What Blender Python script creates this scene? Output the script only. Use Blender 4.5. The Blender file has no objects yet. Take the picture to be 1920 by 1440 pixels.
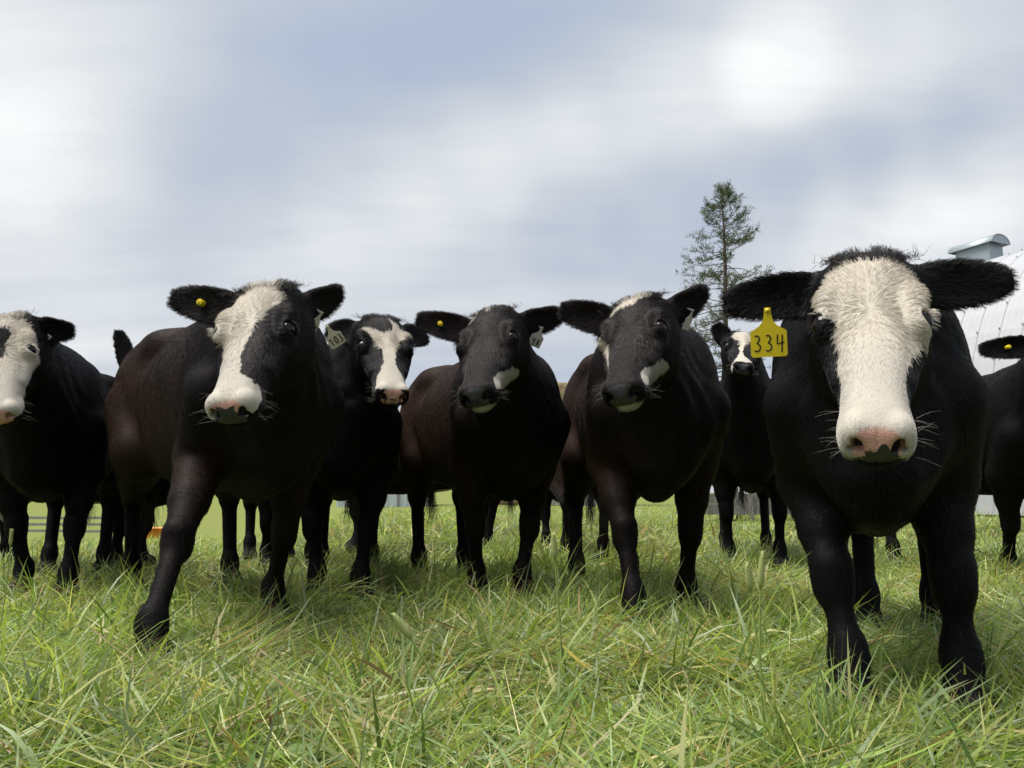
import bpy, math, random
import numpy as np
from mathutils import Matrix, Vector

# ------------------------------------------------------------------ camera, world, sun, exposure
scn = bpy.context.scene
COL = scn.collection
CAM_H, FPX, HORIZON = 0.52, 1442.0, 925.0
PITCH = math.atan((HORIZON - 720.0) / FPX)
cam_d = bpy.data.cameras.new("camera")
cam_d.sensor_width = 36.0
cam_d.lens = 36.0 * FPX / 1920.0
cam_d.clip_start, cam_d.clip_end = 0.05, 6000.0
cam = bpy.data.objects.new("camera", cam_d)
cam.location = (0, 0, CAM_H)
cam.rotation_euler = (math.pi / 2 + PITCH, 0, 0)
COL.objects.link(cam)
scn.camera = cam

SUN_EL, SUN_AZ = math.radians(68), math.radians(-110)      # azimuth from +Y towards +X
sd = bpy.data.lights.new("sun", 'SUN')
sd.energy, sd.angle, sd.color = 2.7, math.radians(40), (1.0, 0.955, 0.88)
sun = bpy.data.objects.new("sun", sd)
sv = Vector((math.sin(SUN_AZ) * math.cos(SUN_EL), math.cos(SUN_AZ) * math.cos(SUN_EL), math.sin(SUN_EL)))
sun.rotation_euler = sv.to_track_quat('Z', 'Y').to_euler()
sun.location = (0, 0, 30)
COL.objects.link(sun)

scn.view_settings.view_transform = 'Standard'
scn.view_settings.look = 'None'
scn.view_settings.exposure = 1.3
scn.view_settings.gamma = 1.0
scn.render.engine = 'CYCLES'
scn.cycles.max_bounces = 6
scn.cycles.diffuse_bounces = 3
scn.cycles.glossy_bounces = 2
scn.cycles.transmission_bounces = 3
scn.cycles.transparent_max_bounces = 6
scn.cycles.use_denoising = True
scn.cycles_curves.shape = 'RIBBONS'
scn.cycles_curves.subdivisions = 2


def at(px, py, Y):
    """world point on the ray through photograph pixel (px, py) at depth Y"""
    cx, cy = (px - 960.0) / FPX, (720.0 - py) / FPX
    c, s = math.cos(PITCH), math.sin(PITCH)
    d = np.array([cx, c - s * cy, s + c * cy])
    return np.array([0, 0, CAM_H]) + d * (Y / d[1])


def ground_at(px, py):
    cx, cy = (px - 960.0) / FPX, (720.0 - py) / FPX
    c, s = math.cos(PITCH), math.sin(PITCH)
    d = np.array([cx, c - s * cy, s + c * cy])
    return d * (CAM_H / -d[2]) + np.array([0, 0, CAM_H])


# ---- node helper
class NT:
    def __init__(self, tree):
        self.t = tree
        self.t.nodes.clear()

    def n(self, kind, ins=None, **props):
        nd = self.t.nodes.new(kind)
        for k, v in props.items():
            setattr(nd, k, v)
        for k, v in (ins or {}).items():
            self.set(nd, k, v)
        return nd

    def set(self, nd, k, v):
        s = nd.inputs[k]
        if hasattr(v, 'is_output'):
            self.t.links.new(v, s)
        elif isinstance(v, bpy.types.Node):
            self.t.links.new(v.outputs[0], s)
        else:
            s.default_value = v

    def m(self, op, a, b=0.0, c=0.0, clamp=False):
        nd = self.n('ShaderNodeMath', operation=op, use_clamp=clamp)
        for i, v in enumerate((a, b, c)):
            self.set(nd, i, v)
        return nd.outputs[0]

    def mix(self, f, a, b, blend='MIX'):
        nd = self.n('ShaderNodeMix', data_type='RGBA', blend_type=blend)
        self.set(nd, 0, f)
        self.set(nd, 6, a)
        self.set(nd, 7, b)
        return nd.outputs[2]

    def ss(self, x, lo, hi):
        nd = self.n('ShaderNodeMapRange', interpolation_type='SMOOTHSTEP')
        self.set(nd, 0, x)
        nd.inputs[1].default_value, nd.inputs[2].default_value = lo, hi
        return nd.outputs[0]

    def noise(self, scale, detail=3.0, rough=0.5, vec=None, dist=0.0, out=0):
        nd = self.n('ShaderNodeTexNoise', {'Scale': scale, 'Detail': detail, 'Roughness': rough, 'Distortion': dist})
        if vec is not None:
            self.set(nd, 'Vector', vec)
        return nd.outputs[out]

    def ramp(self, f, stops):
        nd = self.n('ShaderNodeValToRGB')
        cr = nd.color_ramp
        while len(cr.elements) < len(stops):
            cr.elements.new(0.5)
        for e, (p, c) in zip(cr.elements, stops):
            e.position = p
            e.color = (*c, 1.0)
        self.set(nd, 0, f)
        return nd.outputs[0]


def C4(r, g, b):
    return (r, g, b, 1.0)


# ---- world: Nishita sky behind a thin, uneven layer of stratus
world = bpy.data.worlds.new("World")
scn.world = world
world.use_nodes = True
w = NT(world.node_tree)
sky = w.n('ShaderNodeTexSky', sky_type='NISHITA', sun_disc=False, sun_elevation=SUN_EL, sun_rotation=SUN_AZ,
          air_density=1.0, dust_density=1.5, ozone_density=1.5)
tc = w.n('ShaderNodeTexCoord')
sep = w.n('ShaderNodeSeparateXYZ', {0: tc.outputs['Generated']})
zz = w.m('ADD', w.m('MAXIMUM', sep.outputs[2], 0.0), 0.22)
comb = w.n('ShaderNodeCombineXYZ', {0: w.m('DIVIDE', sep.outputs[0], zz), 1: w.m('DIVIDE', sep.outputs[1], zz)})
rot = w.n('ShaderNodeMapping', {'Vector': comb.outputs[0], 'Rotation': (0, 0, math.radians(-28)), 'Scale': (0.42, 1.25, 1.0),
                                'Location': (0.35, 0.2, 0.0)})
n1 = w.noise(1.15, 5.0, 0.5, rot.outputs[0], 0.4)
rot2 = w.n('ShaderNodeMapping', {'Vector': comb.outputs[0], 'Rotation': (0, 0, math.radians(52)), 'Scale': (0.55, 1.6, 1.0)})
n2 = w.noise(2.6, 6.0, 0.55, rot2.outputs[0], 0.6)
cl = w.m('ADD', w.m('ADD', w.m('MULTIPLY', n1, 0.46), w.m('MULTIPLY', n2, 0.24)), 0.15)


def lobe(px, py, width, amount):
    d = at(px, py, 1.0) - np.array([0, 0, CAM_H])
    d = d / np.linalg.norm(d)
    dt = w.n('ShaderNodeVectorMath', {0: tc.outputs['Generated'], 1: tuple(d)}, operation='DOT_PRODUCT')
    return w.m('MULTIPLY', w.ss(dt.outputs['Value'], math.cos(math.radians(width)), 1.0), amount)


LOBES = [(-120, 20, 17, 0.20), (-60, 420, 15, 0.09), (1400, 130, 7, 0.10), (1480, 105, 6, 0.10), (1560, 70, 8, 0.08), (1700, 30, 9, 0.05)]
LOBES += [(x, y, 9, -0.058) for x, y in ((330, 350), (480, 270), (620, 200), (760, 130), (900, 60), (1010, -10))]
LOBES += [(x, y, 7, 0.065) for x, y in ((520, 470), (700, 400), (850, 300), (980, 250), (1130, 200), (1300, 150), (1780, 130))]
LOBES += [(x, y, 5.5, -0.088) for x, y in ((1080, 440), (1240, 420), (1400, 370), (1560, 330), (1720, 280), (1880, 235))]
LOBES += [(x, y, 6, 0.125) for x, y in ((1500, 480), (1640, 440), (1780, 400), (1920, 360))]
for a in LOBES:
    cl = w.m('ADD', cl, lobe(*a))
cloud = w.ramp(cl, [(0.28, (1.78, 2.06, 2.60)), (0.40, (2.06, 2.30, 2.72)), (0.52, (2.48, 2.66, 2.94)), (0.66, (3.15, 3.28, 3.42)), (0.82, (4.2, 4.22, 4.22))])
cover = w.ss(cl, 0.20, 0.50)
cover = w.m('ADD', w.m('MULTIPLY', cover, 0.08), 0.92)
bgc = w.mix(cover, sky.outputs[0], cloud)
bg = w.n('ShaderNodeBackground', {'Color': bgc, 'Strength': 0.1})
wo = w.n('ShaderNodeOutputWorld', {'Surface': bg.outputs[0]})

# ------------------------------------------------------------------ helpers
rng = np.random.default_rng(7)


def new_mat(name):
    m = bpy.data.materials.new(name)
    m.use_nodes = True
    return m, NT(m.node_tree)


def finish(t, shader, disp=None):
    t.n('ShaderNodeOutputMaterial', {'Surface': shader})


def plain(name, col, rough=0.6, spec=0.4, metal=0.0, noise=0.0, nscale=8.0, bump=0.0):
    m, t = new_mat(name)
    c = C4(*col)
    tcn = t.n('ShaderNodeTexCoord')
    if noise:
        c = t.mix(t.noise(nscale, 5, 0.6, tcn.outputs['Object']), C4(*[v * (1 - noise) for v in col]), C4(*[min(1, v * (1 + noise)) for v in col]))
    b = t.n('ShaderNodeBsdfPrincipled', {'Base Color': c, 'Roughness': rough, 'Specular IOR Level': spec, 'Metallic': metal})
    if bump:
        bp = t.n('ShaderNodeBump', {'Height': t.noise(nscale * 3, 6, 0.6, tcn.outputs['Object']), 'Strength': bump, 'Distance': 0.02})
        t.set(b, 'Normal', bp.outputs[0])
    finish(t, b.outputs[0])
    return m


def mesh_np(name, V, faces_flat, sizes, mat=None, smooth=True):
    me = bpy.data.meshes.new(name)
    V = np.ascontiguousarray(V, dtype=np.float32)
    faces_flat = np.ascontiguousarray(faces_flat, dtype=np.int32).ravel()
    sizes = np.asarray(sizes, dtype=np.int32)
    me.vertices.add(len(V))
    me.vertices.foreach_set('co', V.ravel())
    me.loops.add(len(faces_flat))
    me.loops.foreach_set('vertex_index', faces_flat)
    me.polygons.add(len(sizes))
    st = np.zeros(len(sizes), np.int32)
    st[1:] = np.cumsum(sizes)[:-1]
    me.polygons.foreach_set('loop_start', st)
    me.update(calc_edges=True)
    me.polygons.foreach_set('use_smooth', np.full(len(sizes), smooth, dtype=bool))
    me.validate()
    if mat:
        me.materials.append(mat)
    return me


def link(name, me, parent=None, loc=None):
    o = bpy.data.objects.new(name, me)
    COL.objects.link(o)
    if parent is not None:
        o.parent = parent
    if loc is not None:
        o.location = loc
    return o


def empty(name, loc=(0, 0, 0), rz=0.0):
    o = bpy.data.objects.new(name, None)
    o.empty_display_size = 0.2
    COL.objects.link(o)
    o.location = loc
    o.rotation_euler = (0, 0, rz)
    return o


def tag(o, label=None, cat=None, group=None, kind=None):
    if label:
        o['label'] = label
    if cat:
        o['category'] = cat
    if group:
        o['group'] = group
    if kind:
        o['kind'] = kind
    return o


class MB:
    """collects simple solids into one mesh"""
    def __init__(self):
        self.V, self.F = [], []

    def add(self, V, F):
        b = len(self.V)
        self.V += [tuple(float(c) for c in v) for v in V]
        self.F += [tuple(i + b for i in f) for f in F]
        return self

    def box(self, c, size, R=None):
        c, h = np.array(c, float), np.array(size, float) / 2
        P = np.array([[x, y, z] for x in (-1, 1) for y in (-1, 1) for z in (-1, 1)]) * h
        if R is not None:
            P = P @ np.array(R).T
        return self.add(P + c, [(0, 1, 3, 2), (4, 6, 7, 5), (0, 4, 5, 1), (2, 3, 7, 6), (0, 2, 6, 4), (1, 5, 7, 3)])

    def tube(self, pts, rad, n=8, cap=True):
        pts = np.array(pts, float)
        rad = np.broadcast_to(np.array(rad, float), (len(pts),))
        V, F = [], []
        up = np.array([0.31, 0.17, 0.93])
        for i, p in enumerate(pts):
            t = pts[min(i + 1, len(pts) - 1)] - pts[max(i - 1, 0)]
            t = t / (np.linalg.norm(t) + 1e-9)
            a = np.cross(t, up)
            a /= np.linalg.norm(a) + 1e-9
            b = np.cross(t, a)
            for k in range(n):
                th = 2 * math.pi * k / n
                V.append(p + rad[i] * (math.cos(th) * a + math.sin(th) * b))
        for i in range(len(pts) - 1):
            for k in range(n):
                k2 = (k + 1) % n
                F.append((i * n + k, i * n + k2, (i + 1) * n + k2, (i + 1) * n + k))
        if cap:
            F.append(tuple(range(n))[::-1])
            F.append(tuple((len(pts) - 1) * n + k for k in range(n)))
        return self.add(V, F)

    def build(self, name, mat, parent=None, smooth=False, loc=None):
        return link(name, self.mesh(name, mat, smooth), parent, loc)

    def mesh(self, name, mat, smooth=False):
        me = bpy.data.meshes.new(name)
        me.from_pydata(self.V, [], self.F)
        me.materials.append(mat)
        if smooth:
            me.polygons.foreach_set('use_smooth', np.ones(len(me.polygons), dtype=bool))
        me.update()
        return me


def vnoise(P, scale, seed=0):
    """smooth value noise in -1..1"""
    Q = np.asarray(P, np.float64) * scale + 1000.0 + seed * 17.13
    I = np.floor(Q).astype(np.int64)
    f = Q - I
    f = f * f * (3 - 2 * f)

    def h(i, j, k):
        n = (i * 374761393 + j * 668265263 + k * 2147483647 + seed * 974711) & 0xffffffff
        n = ((n ^ (n >> 13)) * 1274126177) & 0xffffffff
        n = n ^ (n >> 16)
        return (n & 0xffff) / 32767.5 - 1.0
    r = 0
    for a in (0, 1):
        for b in (0, 1):
            for c in (0, 1):
                wgt = (f[:, 0] if a else 1 - f[:, 0]) * (f[:, 1] if b else 1 - f[:, 1]) * (f[:, 2] if c else 1 - f[:, 2])
                r = r + wgt * h(I[:, 0] + a, I[:, 1] + b, I[:, 2] + c)
    return r


def unit(v):
    v = np.asarray(v, float)
    return v / (np.linalg.norm(v, axis=-1, keepdims=True) + 1e-12)


def rot_about(axis, ang):
    return np.array(Matrix.Rotation(ang, 3, Vector(axis)))


# ------------------------------------------------------------------ cattle: implicit surface, meshed with surface nets
def smin(a, b, k):
    h = np.maximum(k - np.abs(a - b), 0.0) / k
    return np.minimum(a, b) - h * h * (k * 0.25)


def smax(a, b, k):
    return -smin(-a, -b, k)


def rcone(P, a, b, ra, rb):
    a, b = np.asarray(a, np.float32), np.asarray(b, np.float32)
    ab = b - a
    t = np.clip(((P - a) @ ab) / float(ab @ ab), 0, 1)
    d = P - a - t[:, None] * ab
    return np.sqrt(np.einsum('ij,ij->i', d, d)) - (ra + (rb - ra) * t)


def ell(P, c, rad, R=None):
    d = P - np.asarray(c, np.float32)
    if R is not None:
        d = d @ np.asarray(R, np.float32)          # columns of R are the ellipsoid's axes
    rad = np.asarray(rad, np.float32)
    q = d / rad
    k0 = np.sqrt(np.einsum('ij,ij->i', q, q)) + 1e-6
    q2 = q / rad
    k1 = np.sqrt(np.einsum('ij,ij->i', q2, q2)) + 1e-6
    return k0 * (k0 - 1.0) / k1


class Profile:
    def __init__(self, rows, smooth):
        rows = np.array(rows, float)
        self.t0, self.t1 = rows[0, 0], rows[-1, 0]
        self.t = np.linspace(self.t0, self.t1, 400)
        k = np.exp(-0.5 * (np.arange(-60, 61) / (smooth / (self.t[1] - self.t[0]))) ** 2)
        k /= k.sum()
        self.c = []
        for j in range(1, rows.shape[1]):
            y = np.interp(self.t, rows[:, 0], rows[:, j])
            yp = np.concatenate([2 * y[0] - y[60:0:-1], y, 2 * y[-1] - y[-2:-62:-1]])
            self.c.append(np.convolve(yp, k, 'valid'))

    def __call__(self, t):
        x = (np.clip(t, self.t0, self.t1) - self.t0) / (self.t1 - self.t0) * 399.0
        i = np.minimum(x.astype(np.int32), 398)
        f = (x - i).astype(np.float32)
        return [(c[i] * (1 - f) + c[i + 1] * f).astype(np.float32) for c in self.c]


#          y      top   bottom  half width
TORSO = Profile([(-0.36, 0.86, 0.70, 0.03), (-0.31, 0.96, 0.58, 0.115), (-0.20, 1.10, 0.52, 0.185), (-0.06, 1.18, 0.50, 0.228),
                 (0.10, 1.205, 0.49, 0.245), (0.35, 1.20, 0.485, 0.275), (0.60, 1.20, 0.49, 0.290), (0.80, 1.21, 0.515, 0.290),
                 (1.00, 1.245, 0.56, 0.275), (1.15, 1.245, 0.60, 0.248), (1.28, 1.20, 0.65, 0.205), (1.36, 1.08, 0.76, 0.11), (1.40, 1.0, 0.86, 0.02)], 0.03)
#          s      dorsal  ventral half width
HEAD = Profile([(-0.060, -0.080, -0.125, 0.02), (-0.045, -0.048, -0.155, 0.060), (-0.015, -0.012, -0.185, 0.092), (0.03, 0.004, -0.205, 0.108),
                (0.08, 0.010, -0.222, 0.116), (0.14, 0.008, -0.232, 0.118), (0.19, 0.002, -0.232, 0.113), (0.25, -0.005, -0.215, 0.099),
                (0.31, -0.010, -0.182, 0.083), (0.37, -0.014, -0.154, 0.070), (0.42, -0.017, -0.137, 0.066), (0.46, -0.019, -0.129, 0.069),
                (0.488, -0.024, -0.124, 0.068), (0.505, -0.034, -0.114, 0.060), (0.518, -0.058, -0.090, 0.025)], 0.008)


def head_sdf(H):
    """H: points in head coordinates (r lateral, s along the face, u out of the forehead), unit scale"""
    r, s, u = H[:, 0], H[:, 1], H[:, 2]
    ar = np.abs(r)
    ut, ub, wd = HEAD(s)
    uc, h = (ut + ub) * 0.5, (ut - ub) * 0.5
    v = (u - uc) / h
    low = np.clip(-v, 0, 1.2)
    top = np.clip(v, 0, 1.2)
    wz = wd * (1 - 0.34 * low * low) * (1 - 0.06 * top * top)
    x2, v2 = (ar / wz) ** 2, v * v
    rho = np.sqrt(np.sqrt(x2 * x2 + v2 * v2 + 0.95 * x2 * v2))
    f = (rho - 1) * np.minimum(wd, h) * 0.9
    ds = np.maximum(np.maximum(-0.060 - s, s - 0.518), 0)
    f = np.where(ds > 0, np.sqrt(np.maximum(f, 0) ** 2 + ds * ds), f)
    S = np.stack([ar, s, u], 1)
    f = smin(f, ell(S, (0.078, 0.17, -0.145), (0.036, 0.085, 0.075)), 0.04)          # cheek
    f = smin(f, ell(S, (0.094, 0.148, -0.016), (0.026, 0.045, 0.022)), 0.03)        # brow
    f = smin(f, rcone(S, (0.094, 0.225, -0.065), (0.070, 0.33, -0.070), 0.018, 0.011), 0.03)   # facial crest
    f = smin(f, ell(S, (0.0, 0.455, -0.119), (0.044, 0.045, 0.024)), 0.02)             # chin
    f = smin(f, ell(S, (0.041, 0.484, -0.050), (0.023, 0.028, 0.027)), 0.02)         # nostril wing
    f = smin(f, ell(S, (0.049, 0.455, -0.085), (0.022, 0.045, 0.025)), 0.02)         # upper lip
    # eye: bulge, then an almond slit cut through the lids
    f = smin(f, ell(S, (0.098, 0.200, -0.034), (0.030, 0.036, 0.032)), 0.018)
    e = np.array([[0.80, 0.0, 0.6], [0.15, 0.97, -0.2], [-0.58, 0.25, 0.78]]).T
    f = smax(f, -ell(S, (0.122, 0.202, -0.022), (0.025, 0.0185, 0.027)), 0.006)
    # nostril and mouth line
    c, sn = math.cos(0.5), math.sin(0.5)
    Rn = np.array([[c, 0, sn], [0, 1, 0], [-sn, 0, c]])
    f = smax(f, -ell(S, (0.037, 0.508, -0.057), (0.0105, 0.026, 0.018), Rn), 0.007)
    f = smax(f, -ell(S, (0.048, 0.497, -0.068), (0.008, 0.016, 0.009)), 0.007)
    um = -0.108 + (0.50 - s) * 0.10
    f = f + 0.008 * np.exp(-((u - um) / 0.0055) ** 2) * np.clip((s - 0.37) / 0.05, 0, 1)
    f = f + 0.004 * np.exp(-(r / 0.004) ** 2) * np.clip((s - 0.49) / 0.02, 0, 1)
    return f


def ear_sdf(P, ear):
    d, nr, wx, b, L = ear['d'], ear['n'], ear['w'], ear['b'], ear['L']
    Q = P - b.astype(np.float32)
    a, x, y = Q @ d.astype(np.float32), Q @ wx.astype(np.float32), Q @ nr.astype(np.float32)
    t = np.clip(a / L, 0, 1)
    prof = np.sqrt(np.maximum(np.sin(np.pi * np.clip(0.12 + 0.88 * t ** 0.85, 0, 1)), 0.0))
    hw = 0.020 + ear['W'] * prof
    # a cupped leaf: the edges curl towards the open side
    yy = y - ear['curl'] * (x / 0.06) ** 2 * 0.03 * np.sin(np.pi * np.clip(t, 0.1, 0.95)) + 0.012 * np.sin(np.pi * t)
    th = 0.013 + 0.010 * (1 - t) ** 2
    q = np.sqrt((x / hw) ** 2 + (yy / th) ** 2)
    f = (q - 1) * th * 0.75
    da = np.maximum(np.maximum(-a - 0.03, a - L), 0)
    return np.where(da > 0, np.sqrt(np.maximum(f, 0) ** 2 + da * da), f)


from concurrent.futures import ThreadPoolExecutor
POOL = ThreadPoolExecutor(4)


def par(func, P, size=40000):
    ch = [P[i:i + size] for i in range(0, len(P), size)]
    return np.concatenate(list(POOL.map(func, ch)))


def surface_nets(xs, ys, zs, func, k=4):
    def pad(a):
        n = (len(a) - 1) % k
        if n:
            step = a[-1] - a[-2]
            a = np.concatenate([a, a[-1] + step * np.arange(1, k - n + 1)])
        return a.astype(np.float32)
    xs, ys, zs = pad(xs), pad(ys), pad(zs)
    cx, cy, cz = xs[::k], ys[::k], zs[::k]
    G = np.stack(np.meshgrid(cx, cy, cz, indexing='ij'), -1).reshape(-1, 3)
    Fc = par(func, G).reshape(len(cx), len(cy), len(cz))
    mn, mx = None, None
    for a in (0, 1):
        for b in (0, 1):
            for c in (0, 1):
                s = Fc[a:len(cx) - 1 + a, b:len(cy) - 1 + b, c:len(cz) - 1 + c]
                mn = s.copy() if mn is None else np.minimum(mn, s)
                mx = s.copy() if mx is None else np.maximum(mx, s)
    dx, dy, dz = np.diff(cx), np.diff(cy), np.diff(cz)
    diag = np.sqrt(dx[:, None, None] ** 2 + dy[None, :, None] ** 2 + dz[None, None, :] ** 2)
    act = (mn < diag * 0.58) & (mx > -diag * 0.58)
    F = np.repeat(np.repeat(np.repeat(Fc[:-1, :-1, :-1], k, 0), k, 1), k, 2)
    A = np.repeat(np.repeat(np.repeat(act, k, 0), k, 1), k, 2)
    F = np.pad(F, ((0, 1),) * 3, mode='edge')
    A = np.pad(A, ((0, 1),) * 3, mode='edge')
    for ax in range(3):                       # nodes on the far faces of an active block too
        sl, sr = [slice(None)] * 3, [slice(None)] * 3
        sl[ax], sr[ax] = slice(1, None), slice(None, -1)
        B = A.copy()
        B[tuple(sl)] |= A[tuple(sr)]
        A = B
    I = np.argwhere(A)
    P = np.stack([xs[I[:, 0]], ys[I[:, 1]], zs[I[:, 2]]], 1)
    F[A] = par(func, P)
    S = F < 0
    nx, ny, nz = S.shape
    cnt = np.zeros((nx - 1, ny - 1, nz - 1), np.int8)
    for a in (0, 1):
        for b in (0, 1):
            for c in (0, 1):
                cnt += S[a:nx - 1 + a, b:ny - 1 + b, c:nz - 1 + c]
    C = np.argwhere((cnt > 0) & (cnt < 8))
    vid = np.full(cnt.shape, -1, np.int32)
    vid[C[:, 0], C[:, 1], C[:, 2]] = np.arange(len(C))
    acc, num = np.zeros((len(C), 3), np.float32), np.zeros(len(C), np.float32)
    corners = [(a, b, c) for a in (0, 1) for b in (0, 1) for c in (0, 1)]
    for p in corners:
        for ax in range(3):
            if p[ax]:
                continue
            q = list(p)
            q[ax] = 1
            i0, i1 = C + np.array(p), C + np.array(q)
            f0, f1 = F[i0[:, 0], i0[:, 1], i0[:, 2]], F[i1[:, 0], i1[:, 1], i1[:, 2]]
            m = (f0 < 0) != (f1 < 0)
            t = (f0 / np.where(m, f0 - f1, 1.0))[m]
            p0 = np.stack([xs[i0[m, 0]], ys[i0[m, 1]], zs[i0[m, 2]]], 1)
            p1 = np.stack([xs[i1[m, 0]], ys[i1[m, 1]], zs[i1[m, 2]]], 1)
            acc[m] += p0 + (p1 - p0) * t[:, None]
            num[m] += 1
    V = acc / num[:, None]
    quads = []
    for ax in range(3):
        b, c = (ax + 1) % 3, (ax + 2) % 3
        lo, hi = [slice(None)] * 3, [slice(None)] * 3
        lo[ax], hi[ax] = slice(0, -1), slice(1, None)
        E = np.argwhere(S[tuple(lo)] != S[tuple(hi)])
        E = E[(E[:, b] > 0) & (E[:, c] > 0)]
        dims = cnt.shape
        E = E[(E[:, b] < dims[b]) & (E[:, c] < dims[c])]
        inside = S[E[:, 0], E[:, 1], E[:, 2]]
        q = []
        for ob, oc in ((-1, -1), (0, -1), (0, 0), (-1, 0)):
            J = E.copy()
            J[:, b] += ob
            J[:, c] += oc
            q.append(vid[J[:, 0], J[:, 1], J[:, 2]])
        q = np.stack(q, 1)
        q = np.where(inside[:, None], q, q[:, ::-1])
        quads.append(q)
    Q = np.concatenate(quads)
    Q = Q[(Q >= 0).all(1)]
    return V, Q


def vnormals(V, Q):
    n = np.cross(V[Q[:, 2]] - V[Q[:, 0]], V[Q[:, 3]] - V[Q[:, 1]])
    N = np.zeros_like(V)
    for j in range(4):
        for a in range(3):
            N[:, a] += np.bincount(Q[:, j], n[:, a], len(V))
    return unit(N).astype(np.float32)


def poly_sd(P, poly):
    """signed distance to a polygon, positive inside"""
    poly = np.array(poly, float)
    d = np.full(len(P), 1e9)
    ins = np.zeros(len(P), bool)
    for i in range(len(poly)):
        a, b = poly[i], poly[(i + 1) % len(poly)]
        ab = b - a
        t = np.clip(((P - a) @ ab) / (ab @ ab), 0, 1)
        d = np.minimum(d, np.linalg.norm(P - a - t[:, None] * ab, axis=1))
        c = ((a[1] > P[:, 1]) != (b[1] > P[:, 1]))
        xx = (b[0] - a[0]) * (P[:, 1] - a[1]) / (b[1] - a[1] if abs(b[1] - a[1]) > 1e-9 else 1e-9) + a[0]
        ins ^= c & (P[:, 0] < xx)
    return np.where(ins, d, -d)


def face_coords(H):
    """unrolled face coordinates: q (metres round the face from the midline) and s"""
    ut, ub, wd = HEAD(H[:, 1])
    ang = np.arctan2(H[:, 0] / np.maximum(wd, 0.03), (H[:, 2] - (ut + ub) * 0.5) / ((ut - ub) * 0.5))
    return np.stack([ang / (math.pi / 2), H[:, 1]], 1)


class Cow:
    pass


def cow_pose(sp):
    c = Cow()
    c.sp = sp
    feet = {k: ground_at(*v) for k, v in sp['feet'].items()} if 'feet' in sp else {}
    c.O = np.array(sp['origin'], float)
    c.z0 = float(terrain(*c.O)) if sp.get('far') else 0.0
    hx, hy = unit(np.array(sp['heading'], float))
    c.yaw = math.atan2(hx, -hy)
    cs, sn = math.cos(-c.yaw), math.sin(-c.yaw)
    c.W2L = np.array([[cs, -sn, 0], [sn, cs, 0], [0, 0, 1.0]])
    c.L = lambda p: (np.asarray(p, float) - np.array([c.O[0], c.O[1], c.z0])) @ c.W2L.T
    c.Ld = lambda d: np.asarray(d, float) @ c.W2L.T
    c.bs = sp.get('bs', 1.0)
    # head frame
    hs = c.hs = sp.get('hs', 0.95)
    px, py, Y = sp['poll']
    p0 = at(px, py, Y)
    Ln = math.hypot(0.50, 0.03) * hs
    best = None
    for Yn in np.linspace(Y - 0.5, Y, 400):
        q = at(sp['nose'][0], sp['nose'][1], Yn)
        e = abs(np.linalg.norm(q - p0) - Ln)
        if best is None or e < best[0] - 1e-6:
            best = (e, q)
    f0 = unit(best[1] - p0)
    tocam = np.array([0, 0, CAM_H]) - p0
    u0 = unit(tocam - f0 * (tocam @ f0))
    tw = math.radians(sp.get('twist', 0))
    u = rot_about(f0, tw) @ u0
    # nose target lies at (s=.5, u=-.03): tip the axis back so that the face line is the head axis
    dlt = math.atan2(0.03, 0.50)
    f = unit(f0 * math.cos(dlt) + u * math.sin(dlt))
    u = unit(u - f * (u @ f))
    r = np.cross(u, f)
    c.hp = c.L(p0)
    c.hR = np.stack([c.Ld(r), c.Ld(f), c.Ld(u)], 1)        # columns: r, s, u in cow coordinates
    hv = np.array([hs * sp.get('hw', 1.0), hs, hs])
    c.H = lambda P: ((P - c.hp.astype(np.float32)) @ c.hR.astype(np.float32)) / hv.astype(np.float32)
    c.Hi = lambda h: c.hp + c.hR @ (np.asarray(h, float) * hv)
    c.ears = []
    for side, e in zip((-1, 1), sp['ears']):
        b = c.Hi((side * 0.098, 0.015, -0.085))
        bw = b @ c.W2L + np.array([c.O[0], c.O[1], c.z0])
        tip = at(e['tip'][0], e['tip'][1], bw[1] + e.get('dy', 0.02))
        L = min(max(np.linalg.norm(tip - bw), 0.14), 0.30)
        d = unit(tip - bw)
        tocam = np.array([0, 0, CAM_H]) - bw
        n0 = unit(tocam - d * (tocam @ d))
        n0 = rot_about(d, math.radians(e.get('roll', 0))) @ n0
        d, n0 = c.Ld(d), c.Ld(n0)
        c.ears.append(dict(b=b, d=d, n=n0, w=np.cross(d, n0), L=L, W=e.get('W', 0.040), curl=e.get('curl', 1.0)))
    # feet in cow coordinates
    dft = {'fl': (-0.15, 0.0), 'fr': (0.15, 0.0), 'hl': (-0.15, 1.13), 'hr': (0.15, 1.13)}
    c.feet = {}
    for k, v in dft.items():
        c.feet[k] = c.L(feet[k]) if k in feet else np.array([v[0] * c.bs, v[1] * c.bs, 0.0])
        if k in sp.get('feet_local', {}):
            c.feet[k] = np.array([*sp['feet_local'][k], 0.0])
    return c


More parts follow.
